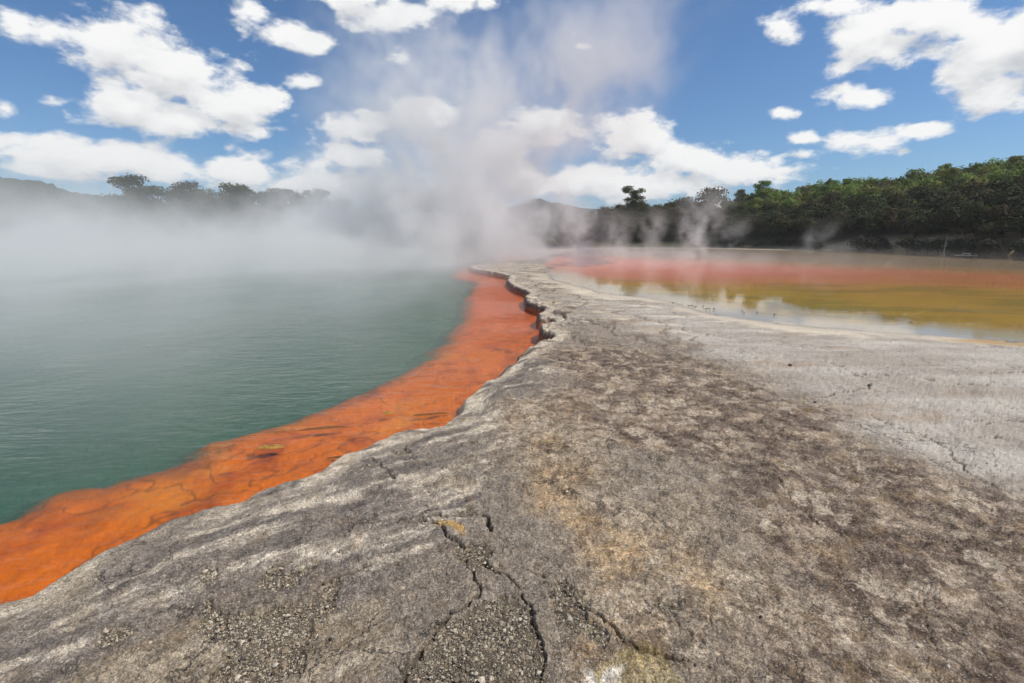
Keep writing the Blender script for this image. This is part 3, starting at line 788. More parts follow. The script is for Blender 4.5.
# the rest of the wood, too many to count: small crowns packed over the hill
def forest_mass(n, seed):
    rg = np.random.default_rng(seed)
    b = rg.uniform(bear(566), bear(1120), n * 4)
    t = rg.random(n * 4) ** 0.8 * 1.12
    s0 = ridge_interp(SHORE_T, b) + 4.5; r0 = ridge_interp(RIDGE_T, b)
    D_ = s0 + (r0 - s0) * t
    xs_ = D_ * np.sin(b); ys_ = D_ * np.cos(b)
    keep = []
    grid = {}
    for i in range(len(xs_)):
        k_ = (int(xs_[i] / 1.15), int(ys_[i] / 1.15))
        if k_ in grid: continue
        grid[k_] = 1; keep.append(i)
        if len(keep) >= n: break
    keep = np.array(keep); xs_, ys_, t = xs_[keep], ys_[keep], t[keep]; b = b[keep]
    zs_ = hill_z(xs_, ys_)
    q = []; cols = []
    right = (b - bear(700)) / (bear(1024) - bear(700))
    m = 330
    for i in range(len(xs_)):
        w = rg.uniform(0.6, 1.25); hh = rg.uniform(1.6, 3.3)
        dirs = rg.normal(size=(m, 3)); dirs /= np.linalg.norm(dirs, axis=1)[:, None]
        dirs[:, 2] = np.abs(dirs[:, 2]) * np.where(rg.random(m) < 0.8, 1, -0.4)
        lob = 1 + 0.28 * np.sin(dirs[:, 0] * 5 + i) * np.cos(dirs[:, 1] * 4 + 2 * i)
        rad = rg.random(m) ** 0.35 * lob
        P = np.stack([xs_[i] + dirs[:, 0] * rad * w, ys_[i] + dirs[:, 1] * rad * w, zs_[i] + hh - 0.9 + dirs[:, 2] * rad * w * 0.95], 1)
        nrm = dirs + rg.normal(size=(m, 3)) * 0.45 + np.array([0, 0, 0.4]); nrm /= np.linalg.norm(nrm, axis=1)[:, None]
        t1 = np.cross(nrm, rg.normal(size=(m, 3))); t1 /= np.linalg.norm(t1, axis=1)[:, None]; t2 = np.cross(nrm, t1)
        L = 0.20 * rg.uniform(0.6, 1.3, m)[:, None]
        q.append(np.stack([P - t1 * L * .5 - t2 * L * .3, P + t1 * L * .5 - t2 * L * .38, P + t1 * L * .35 + t2 * L * .42, P - t1 * L * .45 + t2 * L * .3], 1).reshape(-1, 3))
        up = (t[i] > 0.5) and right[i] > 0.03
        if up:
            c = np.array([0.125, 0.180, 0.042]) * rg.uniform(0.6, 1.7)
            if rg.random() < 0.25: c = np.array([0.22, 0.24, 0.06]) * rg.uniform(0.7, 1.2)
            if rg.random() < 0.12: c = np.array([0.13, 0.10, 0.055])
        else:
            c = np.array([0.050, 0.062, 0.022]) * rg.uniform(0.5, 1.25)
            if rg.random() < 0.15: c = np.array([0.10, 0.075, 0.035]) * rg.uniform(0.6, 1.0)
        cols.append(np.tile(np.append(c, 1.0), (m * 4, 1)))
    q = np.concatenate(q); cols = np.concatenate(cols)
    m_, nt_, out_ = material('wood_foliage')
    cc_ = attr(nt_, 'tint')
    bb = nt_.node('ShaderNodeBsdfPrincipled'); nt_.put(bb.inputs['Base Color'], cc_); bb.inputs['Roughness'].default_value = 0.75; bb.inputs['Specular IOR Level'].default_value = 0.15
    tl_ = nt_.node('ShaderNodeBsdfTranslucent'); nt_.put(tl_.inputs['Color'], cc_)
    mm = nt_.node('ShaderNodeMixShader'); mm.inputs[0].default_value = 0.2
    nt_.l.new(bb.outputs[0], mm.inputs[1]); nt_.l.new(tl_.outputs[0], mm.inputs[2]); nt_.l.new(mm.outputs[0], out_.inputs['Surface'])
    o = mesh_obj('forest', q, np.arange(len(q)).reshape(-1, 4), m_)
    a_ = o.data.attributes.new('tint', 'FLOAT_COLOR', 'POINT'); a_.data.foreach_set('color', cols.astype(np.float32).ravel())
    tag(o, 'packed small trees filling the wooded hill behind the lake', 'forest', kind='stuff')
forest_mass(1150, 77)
# landmark trees on the skyline
def landmark(px, top, D, kind, s_label, name='dark_tree', hscale=None):
    x, y, zt = at_dist(px, top, D)
    zg = float(hill_z(np.array([x]), np.array([y]))[0]) - 0.2
    H = PROTO[kind][0]['H']
    return plant(name, kind, x, y, zg, max(0.5, (zt - zg) / (H * 0.97)), s_label, None)
landmark(637, 191, 88, 'darkpine', 'tall dark tree with flat open crown left of centre on the wood skyline', 'flat_crowned_tree')
landmark(712, 191, 84, 'dark', 'broad round dark tree behind the pink steam plume', 'round_crowned_tree')
landmark(684, 196, 86, 'dark', 'dark olive tree between the flat crowned tree and the round tree')
landmark(608, 205, 80, 'dark', 'dark tree ending the wood at its left on the skyline')
landmark(897, 190, 74, 'yellow', 'bright yellow green tree halfway up the right hill', 'yellow_green_tree')
landmark(907, 198, 70, 'yellow', 'small yellow green tree just below the brightest tree on the right hill', 'yellow_green_tree')
landmark(762, 180, 90, 'pine', 'pine standing above the skyline where the right hill begins', 'pine_tree')
landmark(743, 190, 90, 'darkpine', 'dark open crowned pine on the skyline beside the round dark tree', 'pine_tree')
# shrubs along the far shore
for i in range(34):
    px = random.uniform(700, 1050); b = bear(px, 250)
    D = float(ridge_interp(SHORE_T, b)) + random.uniform(1.4, 3.6)
    plant('shrub', 'shrub', D * math.sin(b), D * math.cos(b), 0.0, random.uniform(0.5, 1.1), 'low scrubby bush on the far shore of the lake', 'shrubs along the far shore', 'shrub')
# trees behind the pool, in the steam at left
for (px, top, D, kind) in [(131, 183, 84, 'darkpine'), (146, 193, 86, 'dark'), (118, 199, 84, 'dark'), (172, 187, 82, 'darkpine'), (186, 183, 84, 'darkpine'), (200, 191, 82, 'dark'),
                           (232, 190, 82, 'darkpine'), (243, 189, 84, 'dark'), (262, 189, 82, 'darkpine'), (278, 188, 84, 'darkpine'), (296, 193, 84, 'dark'), (312, 195, 82, 'darkpine'),
                           (330, 198, 82, 'dark'), (345, 203, 84, 'dark'), (218, 200, 80, 'dark'), (158, 203, 80, 'dark'), (250, 202, 78, 'dark'), (290, 206, 78, 'dark'), (365, 207, 84, 'dark')]:
    x, y, zt = at_dist(px, top, D)
    H = PROTO[kind][0]['H']; zg = 0.6
    nm, lab = ('pine_tree', 'dark flat crowned pine rising from the steam behind the pool') if kind == 'darkpine' else ('dark_tree', 'dark bushy tree half hidden in steam behind the pool')
    plant(nm, kind, x, y, zg, (zt - zg) / (H * 0.97), lab, 'pines behind the pool' if kind == 'darkpine' else 'bushy trees behind the pool')

for i in range(46):
    px = random.uniform(-60, 470); top = random.uniform(203, 226) + (6 if px > 360 else 0); D = random.uniform(76, 104)
    x, y, zt = at_dist(px, top, D); zg = 0.4
    if not free(x, y, 2.0): continue
    kind = random.choice(['dark', 'dark', 'darkpine']); H = PROTO[kind][0]['H']
    nm, lab = ('pine_tree', 'dark flat crowned pine rising from the steam behind the pool') if kind == 'darkpine' else ('dark_tree', 'dark bushy tree half hidden in steam behind the pool')
    plant(nm, kind, x, y, zg, max(0.55, (zt - zg) / (H * 0.97)), lab, 'pines behind the pool' if kind == 'darkpine' else 'bushy trees behind the pool')

# ================================================================== HILLS
m_hill, nt, out = material('forested_hill')
tcx = nt.node('ShaderNodeTexCoord').outputs['Object']
cc = nt.mixc(nt.ramp(nt.noise(tcx, 0.25, 5, 0.6), 0.35, 0.65), (0.014, 0.022, 0.014), (0.034, 0.045, 0.028))
bp = nt.node('ShaderNodeBump'); bp.inputs['Distance'].default_value = 1.5; nt.put(bp.inputs['Height'], nt.noise(tcx, 0.35, 5, 0.6))
principled(nt, out, cc, 0.9, 0.1, bp.outputs[0])
def hill(label, prof, D, depth, rough_, seed):
    """a ridge whose crest follows bearings and heights, falling to both sides"""
    xs = np.array([p[0] for p in prof], float)
    n = 360; m = 26
    px = np.linspace(xs[0], xs[-1], n)
    py = np.interp(px, xs, [p[1] for p in prof])
    V = []
    for j in range(m):
        t = j / (m - 1)
        for i in range(n):
            x, y, z = at_dist(px[i], py[i], D)
            h = math.hypot(x, y); dirx, diry = x / h, y / h
            dd_ = D + (t - 0.5) * 2 * depth
            k = 1 - abs(t - 0.5) * 2
            V.append((dirx * dd_, diry * dd_, z * (k ** 0.8)))
    V = np.array(V)
    bump_ = fbm(V[:, 0] * 0.12, V[:, 1] * 0.12, 4, seed) + 0.7 * np.abs(fbm(V[:, 0] * 0.4, V[:, 1] * 0.4, 3, seed + 5))
    V[:, 2] += bump_ * rough_ * np.clip(V[:, 2] / 5, 0, 1) - 1.0
    I = np.arange(n * m).reshape(m, n)
    F_ = np.stack([I[:-1, :-1], I[:-1, 1:], I[1:, 1:], I[1:, :-1]], -1).reshape(-1, 4)
    o = mesh_obj('hill', V, F_, m_hill, smooth=False)
    tag(o, label, 'hill', kind='structure'); return o
hill('dark forested ridge behind the steam at left', [(-500, 140), (-200, 150), (0, 173), (50, 183), (100, 193), (160, 201), (230, 208), (330, 214), (420, 222)], 190, 70, 2.2, 501)
hill('grey distant hill rising behind the steam at centre', [(380, 215), (405, 205), (425, 192), (436, 189), (455, 192), (480, 197), (505, 206), (520, 203), (535, 196), (552, 201), (580, 206), (620, 210), (700, 214), (800, 220)], 420, 120, 3.0, 511)
hill('pale distant skyline hills behind the wood', [(-600, 215), (0, 212), (300, 208), (500, 210), (560, 207), (600, 208), (700, 212), (1500, 215)], 700, 120, 4.0, 521)

# ================================================================== SMALL MAN-MADE THINGS AND BIRDS
m_wood = simple_mat('pale_timber', (0.42, 0.41, 0.36), 0.7, 0.15, 8)
def box(V, Fc, x0, x1, y0, y1, z0, z1):
    s = len(V)
    V += [(x0, y0, z0), (x1, y0, z0), (x1, y1, z0), (x0, y1, z0), (x0, y0, z1), (x1, y0, z1), (x1, y1, z1), (x0, y1, z1)]
    Fc += [(s, s + 3, s + 2, s + 1), (s + 4, s + 5, s + 6, s + 7), (s, s + 1, s + 5, s + 4), (s + 1, s + 2, s + 6, s + 5), (s + 2, s + 3, s + 7, s + 6), (s + 3, s, s + 4, s + 7)]
D = float(ridge_interp(SHORE_T, bear(966))) + 0.8
x, y, z = at_dist(966, 255, D)
st = empty('boardwalk_platform', (x, y, 0.0), -math.atan2(x, y))
st.scale = (0.55,) * 3; tag(st, 'low pale timber viewing platform on the far lake shore', 'platform')
V, Fc = [], []
for i in range(9): box(V, Fc, -1.3 + i * 0.29, -1.3 + i * 0.29 + 0.27, -0.7, 0.7, 0.06, 0.10)
mesh_obj('deck', V, Fc, m_wood, st)
V, Fc = [], []
box(V, Fc, -0.45, 0.45, -0.15, 0.25, 0.34, 0.41); mesh_obj('bench_seat', V, Fc, m_wood, st)
for dx in (-0.36, 0.36):
    V, Fc = [], []; box(V, Fc, dx - 0.06, dx + 0.06, -0.1, 0.2, 0.10, 0.339); mesh_obj('leg', V, Fc, m_wood, st)
x, y, z = at_dist(943, 256, D)
st = empty('marker_post', (x, y, 0.0)); tag(st, 'thin grey post standing left of the timber platform', 'post')
V, Fc = [], []; tube(V, Fc, (0, 0, -0.1), (0, 0, 1.45), 0.05, 0.04, 8); tube(V, Fc, (0, 0, 1.449), (0, 0, 1.5), 0.055, 0.02, 8); mesh_obj('post', V, Fc, simple_mat('weathered_wood', (0.20, 0.18, 0.15)), st)
V, Fc = [], []; tube(V, Fc, (0, 0, -0.12), (0, 0, 0.22), 0.13, 0.08, 8); mesh_obj('base', V, Fc, simple_mat('mossy_wood', (0.16, 0.16, 0.09)), st)

# white bird flying before the wood
m_white = simple_mat('white_feathers', (0.80, 0.80, 0.78), 0.7, 0.05, 10)
V, Fc = [], []
prof_ = [(-0.34, 0.015), (-0.26, 0.05), (-0.1, 0.085), (0.08, 0.08), (0.2, 0.05), (0.27, 0.055), (0.33, 0.035), (0.40, 0.006)]
for (xx, rr_) in prof_:
    for j in range(8):
        t = 2 * math.pi * j / 8; V.append((xx, rr_ * math.cos(t), rr_ * math.sin(t)))
for i in range(len(prof_) - 1):
    for j in range(8): Fc.append((i * 8 + j, i * 8 + (j + 1) % 8, (i + 1) * 8 + (j + 1) % 8, (i + 1) * 8 + j))
bx, by, bz = at_dist(718, 206, 52)
bird = empty('flying_bird', (bx, by, bz), R(150)); bird.rotation_euler = (R(35), R(-25), R(160))
tag(bird, 'white gull flying in front of the dark wood', 'bird')
mesh_obj('body', V, Fc, m_white, bird, smooth=True)
for sgn in (-1, 1):
    W_ = [(0.14, 0.05), (0.10, 0.30), (0.02, 0.62), (-0.10, 0.60), (-0.06, 0.30), (-0.10, 0.05)]
    V = [(a_, sgn * b2, 0.05 + 0.22 * math.sin(min(1, b2 / 0.35) * 1.4) - 0.1 * max(0, b2 - 0.3) + dz) for dz in (0.012, -0.006) for a_, b2 in W_]
    n = 6
    Fq = [(0, 1, 4, 5), (1, 2, 3, 4), (6, 11, 10, 7), (7, 10, 9, 8)] + [(i, i + n, (i + 1) % n + n, (i + 1) % n) for i in range(n)]
    mesh_obj('wing', V, Fq, m_white, bird)

# small dark wading birds along the near margin of the lake
m_dk = simple_mat('dark_feathers', (0.03, 0.03, 0.03), 0.6, 0.2, 10)
def wader_meshes():
    V, Fc = [], []
    pr_ = [(-0.11, 0.006, 0.125), (-0.07, 0.022, 0.128), (0.0, 0.04, 0.13), (0.05, 0.034, 0.14), (0.075, 0.018, 0.165), (0.09, 0.02, 0.19), (0.11, 0.018, 0.198), (0.125, 0.004, 0.196), (0.165, 0.002, 0.188)]
    for (xx, rr_, zz) in pr_:
        for j in range(7):
            t = 2 * math.pi * j / 7; V.append((xx, rr_ * math.cos(t), zz + rr_ * math.sin(t)))
    for i in range(len(pr_) - 1):
        for j in range(7): Fc.append((i * 7 + j, i * 7 + (j + 1) % 7, (i + 1) * 7 + (j + 1) % 7, (i + 1) * 7 + j))
    for dy in (-0.016, 0.016):
        tube(V, Fc, (0.0, dy, 0.11), (-0.012, dy, 0.055), 0.005, 0.004, 5); tube(V, Fc, (-0.012, dy, 0.055), (0.0, dy, 0.0), 0.004, 0.0035, 5); tube(V, Fc, (0.0, dy, 0.003), (0.03, dy, 0.003), 0.003, 0.002, 4)
    o = mesh_obj('wading_bird', V, Fc, m_dk, smooth=True); me = o.data; bpy.data.objects.remove(o); return me
wme = wader_meshes()
for i, (px, py) in enumerate([(689, 307), (692, 307), (695, 308), (703, 307), (706, 310), (709, 310), (714, 310), (742, 312), (744, 314), (757, 314), (774, 316), (673, 304)]):
    x, y = gp(px, py, LAKE_Z)
    o = bpy.data.objects.new('wading_bird', wme); COL.objects.link(o)
    o.location = (x, y, LAKE_Z - 0.012); o.rotation_euler = (0, 0, random.uniform(0, 6.28)); o.scale = (0.30,) * 3
    tag(o, 'tiny dark wading bird at the near edge of the lake', 'bird', 'wading birds at the lake edge')

# loose stones on the terrace
m_stone = simple_mat('loose_stone', (0.26, 0.23, 0.20), 0.9, 0.4, 40)
m_stone2 = simple_mat('dark_stone', (0.07, 0.06, 0.055), 0.9, 0.4, 40)
from mathutils import bvhtree
def zat(x, y):
    i = np.argmin((X - x) ** 2 + (Y - y) ** 2); return float(Z[i])
stone_me = []
for q in range(5):
    V, Fc = [], []; nn = 8
    rg = random.Random(900 + q)
    for (rr_, zz) in ((0.7, -0.3), (1.0, 0.0), (0.82, 0.42), (0.35, 0.66)):
        for j in range(nn):
            t = 2 * math.pi * j / nn; k = rg.uniform(0.75, 1.2); V.append((rr_ * k * math.cos(t), rr_ * k * 0.75 * math.sin(t), zz * rg.uniform(0.75, 1.15)))
    for i in range(3):
        for j in range(nn): Fc.append((i * nn + j, i * nn + (j + 1) % nn, (i + 1) * nn + (j + 1) % nn, (i + 1) * nn + j))
    V.append((0, 0, 0.7)); Fc2 = [(3 * nn + j, 3 * nn + (j + 1) % nn, len(V) - 1) for j in range(nn)]
    me = bpy.data.meshes.new('stone'); me.from_pydata(V, [], Fc + Fc2); me.update(); me.materials.append(m_stone if q < 3 else m_stone2)
    for p in me.polygons: p.use_smooth = True
    stone_me.append(me)
spots = [((790, 365), 0.035, 4, 'dark stone lying alone on the pale sinter flat'), ((869, 385), 0.022, 3, 'small dark stone at the corner of a crack on the pale flat'),
         ((815, 403), 0.02, 4, 'small dark stone beside the brown crust on the right'), ((330, 638), 0.009, 3, 'tiny dark stone right of the pale gravel patch'),
         ((250, 640), 0.010, 4, 'tiny dark stone inside the pale gravel patch'), ((760, 621), 0.008, 3, 'tiny dark stone on the ochre rock at lower right'),
         ((428, 514), 0.014, 1, 'pale stone at the head of the yellow hollow'), ((452, 611), 0.012, 0, 'pale stone by the forked crack in the foreground')]
for (p, s, q, lab) in spots:
    x, y = gp(*p); o = bpy.data.objects.new('loose_stone', stone_me[q]); COL.objects.link(o)
    o.location = (x, y, zat(x, y) + s * 0.15); o.scale = (s, s, s); o.rotation_euler = (0, 0, random.uniform(0, 6)); tag(o, lab, 'stone')

# pebbles lying in and around the hollows
def pebbles(n):
    rg = np.random.default_rng(31)
    cand = np.where((grav > 0.4) & (Rr < 5) & (dp > 0.1))[0]
    w = (Rr[cand] ** 2); w = w / w.sum()
    pick = rg.choice(cand, n, p=w)
    jit = rg.normal(size=(n, 2)) * np.where(rg.random(n) < 0.35, 0.07, 0.008)[:, None]
    far_ = rg.choice(np.where((Rr > 1.3) & (Rr < 7) & (dp > 0.3))[0], n // 3)
    ids = np.concatenate([pick, far_]); jit = np.concatenate([jit, rg.normal(size=(len(far_), 2)) * 0.004])
    k = len(ids)
    base_v = np.array([(1, 0, 0), (0.31, 0.95, 0), (-0.81, 0.59, 0), (-0.81, -0.59, 0), (0.31, -0.95, 0), (0.3, 0.25, 0.62), (-0.35, 0.1, 0.6), (0.1, -0.35, 0.58)])
    base_f = np.array([(0, 1, 5), (1, 2, 6), (1, 6, 5), (2, 3, 6), (3, 4, 7), (3, 7, 6), (4, 0, 7), (0, 5, 7), (5, 6, 7)])
    s_ = rg.lognormal(0, 0.55, k) * 0.0029 * np.where(np.arange(k) < n, 1.0, 0.8)
    an = rg.uniform(0, 6.28, k); ca, sa = np.cos(an), np.sin(an)
    V = base_v[None] * (1 + rg.normal(size=(k, 8, 3)) * 0.16) * np.stack([s_, s_ * rg.uniform(0.6, 1, k), s_ * rg.uniform(0.6, 1.0, k)], 1)[:, None]
    x_ = V[..., 0] * ca[:, None] - V[..., 1] * sa[:, None]; y_ = V[..., 0] * sa[:, None] + V[..., 1] * ca[:, None]
    P = np.stack([x_ + (X[ids] + jit[:, 0])[:, None], y_ + (Y[ids] + jit[:, 1])[:, None], V[..., 2] + Z[ids][:, None] + 0.0008], -1).reshape(-1, 3)
    F_ = (base_f[None] + (np.arange(k) * 8)[:, None, None]).reshape(-1, 3)
    m_, nt_, out_ = material('pebbles')
    principled(nt_, out_, attr(nt_, 'tint'), 0.8, 0.3)
    o = mesh_obj('gravel', P, F_, m_)
    t_ = rg.random(k)
    cc_ = np.where((t_ < 0.45)[:, None], np.array([0.46, 0.40, 0.31]), np.where((t_ < 0.8)[:, None], np.array([0.26, 0.20, 0.14]), np.array([0.09, 0.075, 0.06]))) * rg.uniform(0.7, 1.25, (k, 1))
    a_ = o.data.attributes.new('tint', 'FLOAT_COLOR', 'POINT')
    a_.data.foreach_set('color', np.repeat(np.concatenate([cc_, np.ones((k, 1))], 1), 8, axis=0).astype(np.float32).ravel())
    tag(o, 'loose pale gravel gathered in the hollows of the rock', 'gravel', kind='stuff')
pebbles(16000)

# ================================================================== STEAM
def steam_mat(name, col, dens, aniso=0.0):
    m, nt, out = material(name)
    v = nt.node('ShaderNodeVolumePrincipled')
    v.inputs['Color'].default_value = (*col, 1); v.inputs['Density'].default_value = dens; v.inputs['Anisotropy'].default_value = aniso
    nt.l.new(v.outputs[0], out.inputs['Volume'])
    return m
def steam_volume(name, lo, hi, res, field, mat, label):
    vol = bpy.data.volumes.new(name); o = bpy.data.objects.new(name, vol); COL.objects.link(o)
    vol.materials.append(mat)
    g = bpy.data.node_groups.new(name + '_field', 'GeometryNodeTree')
    g.interface.new_socket('Geometry', in_out='OUTPUT', socket_type='NodeSocketGeometry')
    nt = NT(g)
    go = nt.node('NodeGroupOutput')
    vc = nt.node('GeometryNodeVolumeCube')
    vc.inputs['Min'].default_value = lo; vc.inputs['Max'].default_value = hi
    for k, n in zip(('Resolution X', 'Resolution Y', 'Resolution Z'), res): vc.inputs[k].default_value = n
    pos = nt.node('GeometryNodeInputPosition').outputs[0]
    nt.put(vc.inputs['Density'], field(nt, pos))
    smn = nt.node('GeometryNodeSetMaterial'); smn.inputs['Material'].default_value = mat
    nt.l.new(vc.outputs[0], smn.inputs[0]); nt.l.new(smn.outputs[0], go.inputs[0])
    md = o.modifiers.new('steam', 'NODES'); md.node_group = g
    tag(o, label, 'steam', kind='stuff')
    return o

def pool_field(nt, pos):
    M = nt.math
    wv = nt.vm('SCALE', nt.vm('SUBTRACT', nt.noise(pos, 0.16, 3, 0.55, out=1), (0.5, 0.5, 0.5)), 5.0)
    p = nt.vm('ADD', pos, wv)
    x0, y0, z0 = nt.xyz(pos)
    x, y, z = nt.xyz(p)
    h = M('ADD', z0, 0.2)
    lean = nt.vm('MULTIPLY', p, (1.0, 0.32, 1.0))
    n1 = nt.noise(lean, 0.24, 6, 0.64)
    n2 = nt.noise(nt.vm('ADD', nt.vm('MULTIPLY', p, (1.0, 0.4, 1.0)), (31, 7, 3)), 0.85, 4, 0.68)
    nn = M('ADD', M('MULTIPLY', n1, 0.66), M('MULTIPLY', n2, 0.34))
    # bank on the pool: grows to the left and with distance
    brg = M('DIVIDE', x0, M('MAXIMUM', y0, 1.0))
    side = nt.ramp(brg, -0.55, -0.12, 0.0, 1.0)
    g = M('ADD', M('MULTIPLY', x, -0.50), M('MULTIPLY', M('SUBTRACT', y, 6.0), 0.34))
    fr_ = nt.noise(nt.vm('MULTIPLY', p, (1, 0.8, 0.5)), 0.14, 3, 0.6)
    g = M('ADD', g, M('MULTIPLY', M('SUBTRACT', fr_, 0.5), 16.0))
    m1 = nt.ramp(g, 2.0, 12.5)
    m1 = M('MULTIPLY', m1, nt.ramp(x, 2.5, -5.0, 0.0, 1.0))
    big = nt.noise(nt.vm('MULTIPLY', p, (1, 0.35, 0.25)), 0.20, 2, 0.5)
    Hs = M('ADD', 1.5, M('MULTIPLY', nt.ramp(y, 12, 40), 3.4))
    Hs = M('MULTIPLY', Hs, nt.ramp(big, 0.36, 0.64, 0.35, 1.9))
    Hs = M('MULTIPLY', Hs, M('MULTIPLY_ADD', side, 0.60, 0.48))
    hz_ = M('DIVIDE', h, Hs)
    bank = nt.ramp(M('SUBTRACT', M('ADD', nn, 0.10), M('MULTIPLY', hz_, 0.10)), 0.475, 0.585, 0.02, 1.0)
    bank = M('MULTIPLY', bank, nt.ramp(hz_, 2.4, 0.2))
    bank = M('MULTIPLY', M('MULTIPLY', bank, m1), 0.33)
    bank = M('MULTIPLY', bank, M('MULTIPLY_ADD', side, 0.84, 0.16))
    # thin veil low over the near water
    veil = M('MULTIPLY', nt.ramp(h, 3.2, 0.0), nt.ramp(g, -4.0, 4.5))
    veil = M('MULTIPLY', M('MULTIPLY', veil, nt.ramp(nn, 0.455, 0.57, 0.12, 1.0)), M('MULTIPLY_ADD', side, 0.045, 0.070))
    veil = M('MULTIPLY', veil, nt.ramp(brg, 0.02, -0.30))
    # denser drift over the water at the left
    drift = M('MULTIPLY', nt.ramp(brg, -0.40, -0.95), nt.ramp(y0, 2.6, 5.5))
    drift = M('MULTIPLY', M('MULTIPLY', drift, nt.ramp(h, 4.2, 0.3)), nt.ramp(nn, 0.45, 0.57, 0.2, 1.0))
    veil = M('ADD', veil, M('MULTIPLY', drift, 0.070))
    # separate plumes standing up out of the bank
    pn = nt.noise(nt.vm('MULTIPLY', nt.vm('ADD', p, (17, 3, 9)), (1, 0.35, 0.18)), 0.30, 2, 0.5)
    plume = M('MULTIPLY', nt.ramp(pn, 0.50, 0.60), nt.ramp(h, M('MULTIPLY_ADD', side, 3.0, 5.5), 0.8))
    plume = M('MULTIPLY', M('MULTIPLY', plume, m1), nt.ramp(nn, 0.46, 0.57, 0.0, 1.0))
    veil = M('ADD', veil, M('MULTIPLY', plume, M('MULTIPLY_ADD', side, 0.22, 0.20)))
    # column that climbs and spreads
    cxn = M('ADD', -4.5, M('MULTIPLY', h, 0.26))
    wd = M('ADD', 7.5, M('MULTIPLY', h, 0.34))
    rx = M('DIVIDE', M('ABSOLUTE', M('SUBTRACT', x, cxn)), wd)
    ry = M('DIVIDE', M('ABSOLUTE', M('SUBTRACT', y, 35.0)), 9.0)
    rr = M('SQRT', M('ADD', M('MULTIPLY', rx, rx), M('MULTIPLY', ry, ry)))
    colm = M('MULTIPLY', nt.ramp(rr, 1.25, 0.5), nt.ramp(nn, 0.46, 0.58, 0.05, 1.0))
    colm = M('MULTIPLY', colm, M('ADD', nt.ramp(h, 17.0, 2.0, 0.13, 0.27), nt.ramp(h, 5.5, 0.5, 0.0, 0.22)))
    tot = M('ADD', M('ADD', bank, veil), colm)
    # soft walls of the box
    edge = M('MULTIPLY', nt.ramp(x0, -46, -40), nt.ramp(x0, 14.5, 12))
    edge = M('MULTIPLY', edge, M('MULTIPLY', nt.ramp(y0, 2.05, 3.0), nt.ramp(y0, 64, 58)))
    edge = M('MULTIPLY', edge, nt.ramp(z0, 17.3, 14))
    edge = M('MULTIPLY', edge, M('GREATER_THAN', z0, -0.19))
    return M('MAXIMUM', M('MULTIPLY', tot, edge), 0.0)

def lake_field(nt, pos):
    M = nt.math
    wv = nt.vm('SCALE', nt.vm('SUBTRACT', nt.noise(pos, 0.35, 3, 0.55, out=1), (0.5, 0.5, 0.5)), 3.0)
    p = nt.vm('ADD', pos, wv)
    x0, y0, z0 = nt.xyz(pos); x, y, z = nt.xyz(p)
    nn = nt.noise(nt.vm('MULTIPLY', p, (1, 1, 0.7)), 0.75, 5, 0.68)
    h = M('ADD', z0, 0.05)
    # low layer hugging the hot part of the lake
    lay = M('MULTIPLY', nt.ramp(h, 0.95, 0.0), M('MULTIPLY', nt.ramp(y0, 17, 27), nt.ramp(y0, 62, 45)))
    lay = M('MULTIPLY', lay, M('MULTIPLY', nt.ramp(nn, 0.40, 0.62), nt.ramp(x0, 24, 8, 0.012, 0.13)))
    tot = lay
    for (px, py, D, rad, top, lean, dn) in [(690, 250, 40, 2.1, 4.6, 0.25, 0.34), (655, 250, 41, 1.5, 3.4, -0.1, 0.26), (615, 250, 42, 1.7, 3.6, -0.1, 0.24), (722, 250, 41, 1.3, 3.0, 0.4, 0.16),
                                            (812, 252, 42, 1.0, 2.6, 0.35, 0.13), (585, 252, 40, 2.2, 4.0, -0.2, 0.26), (845, 253, 40, 0.8, 1.8, 0.4, 0.10)]:
        X0, Y0, _ = at_dist(px, py, D)
        ax = M('SUBTRACT', M('SUBTRACT', x, X0), M('MULTIPLY', h, lean))
        ay = M('SUBTRACT', y, Y0)
        w = M('ADD', rad * 0.55, M('MULTIPLY', h, 0.30))
        r_ = M('DIVIDE', M('SQRT', M('ADD', M('MULTIPLY', ax, ax), M('MULTIPLY', ay, ay))), w)
        pl = M('MULTIPLY', nt.ramp(r_, 1.2, 0.2), nt.ramp(h, top * 1.25, top * 0.15))
        pl = M('MULTIPLY', pl, nt.ramp(nn, 0.44, 0.58, 0.0, dn * 2.3))
        tot = M('ADD', tot, pl)
    edge = M('MULTIPLY', nt.ramp(x0, 0.2, 2.5), nt.ramp(x0, 38.5, 34))
    edge = M('MULTIPLY', edge, M('MULTIPLY', nt.ramp(y0, 15.2, 18), nt.ramp(y0, 61.5, 56)))
    edge = M('MULTIPLY', edge, M('MULTIPLY', nt.ramp(z0, 6.9, 5.5), M('GREATER_THAN', z0, -0.045)))
    return M('MAXIMUM', M('MULTIPLY', tot, edge), 0.0)

import os
if not os.environ.get('NOSTEAM'):
    steam_volume('steam', (-47, 2, -0.25), (15, 65, 17.5), (222, 225, 64), pool_field, steam_mat('pool_steam', (0.994, 0.996, 1.0), 1.0), 'thick pale grey steam rising from the green pool')
    steam_volume('steam', (0, 15, -0.1), (39, 62, 7), (156, 188, 46), lake_field, steam_mat('lake_steam', (0.995, 0.985, 0.985), 1.0), 'thin wisps of steam over the red part of the lake')

if not os.environ.get('NOHAZE'):
    hb = material('haze_air')
    hv = hb[1].node('ShaderNodeVolumePrincipled'); hv.inputs['Color'].default_value = (0.90, 0.95, 1.0, 1); hv.inputs['Density'].default_value = 0.0004; hv.inputs['Anisotropy'].default_value = 0.2
    hb[1].l.new(hv.outputs[0], hb[2].inputs['Volume'])
    V, Fc = [], []; box(V, Fc, -1500, 1500, -950, 1100, -3.5, 62)
    hz_o = mesh_obj('haze', V, Fc, hb[0]); tag(hz_o, 'thin bluish haze over the whole basin', 'haze', kind='stuff')

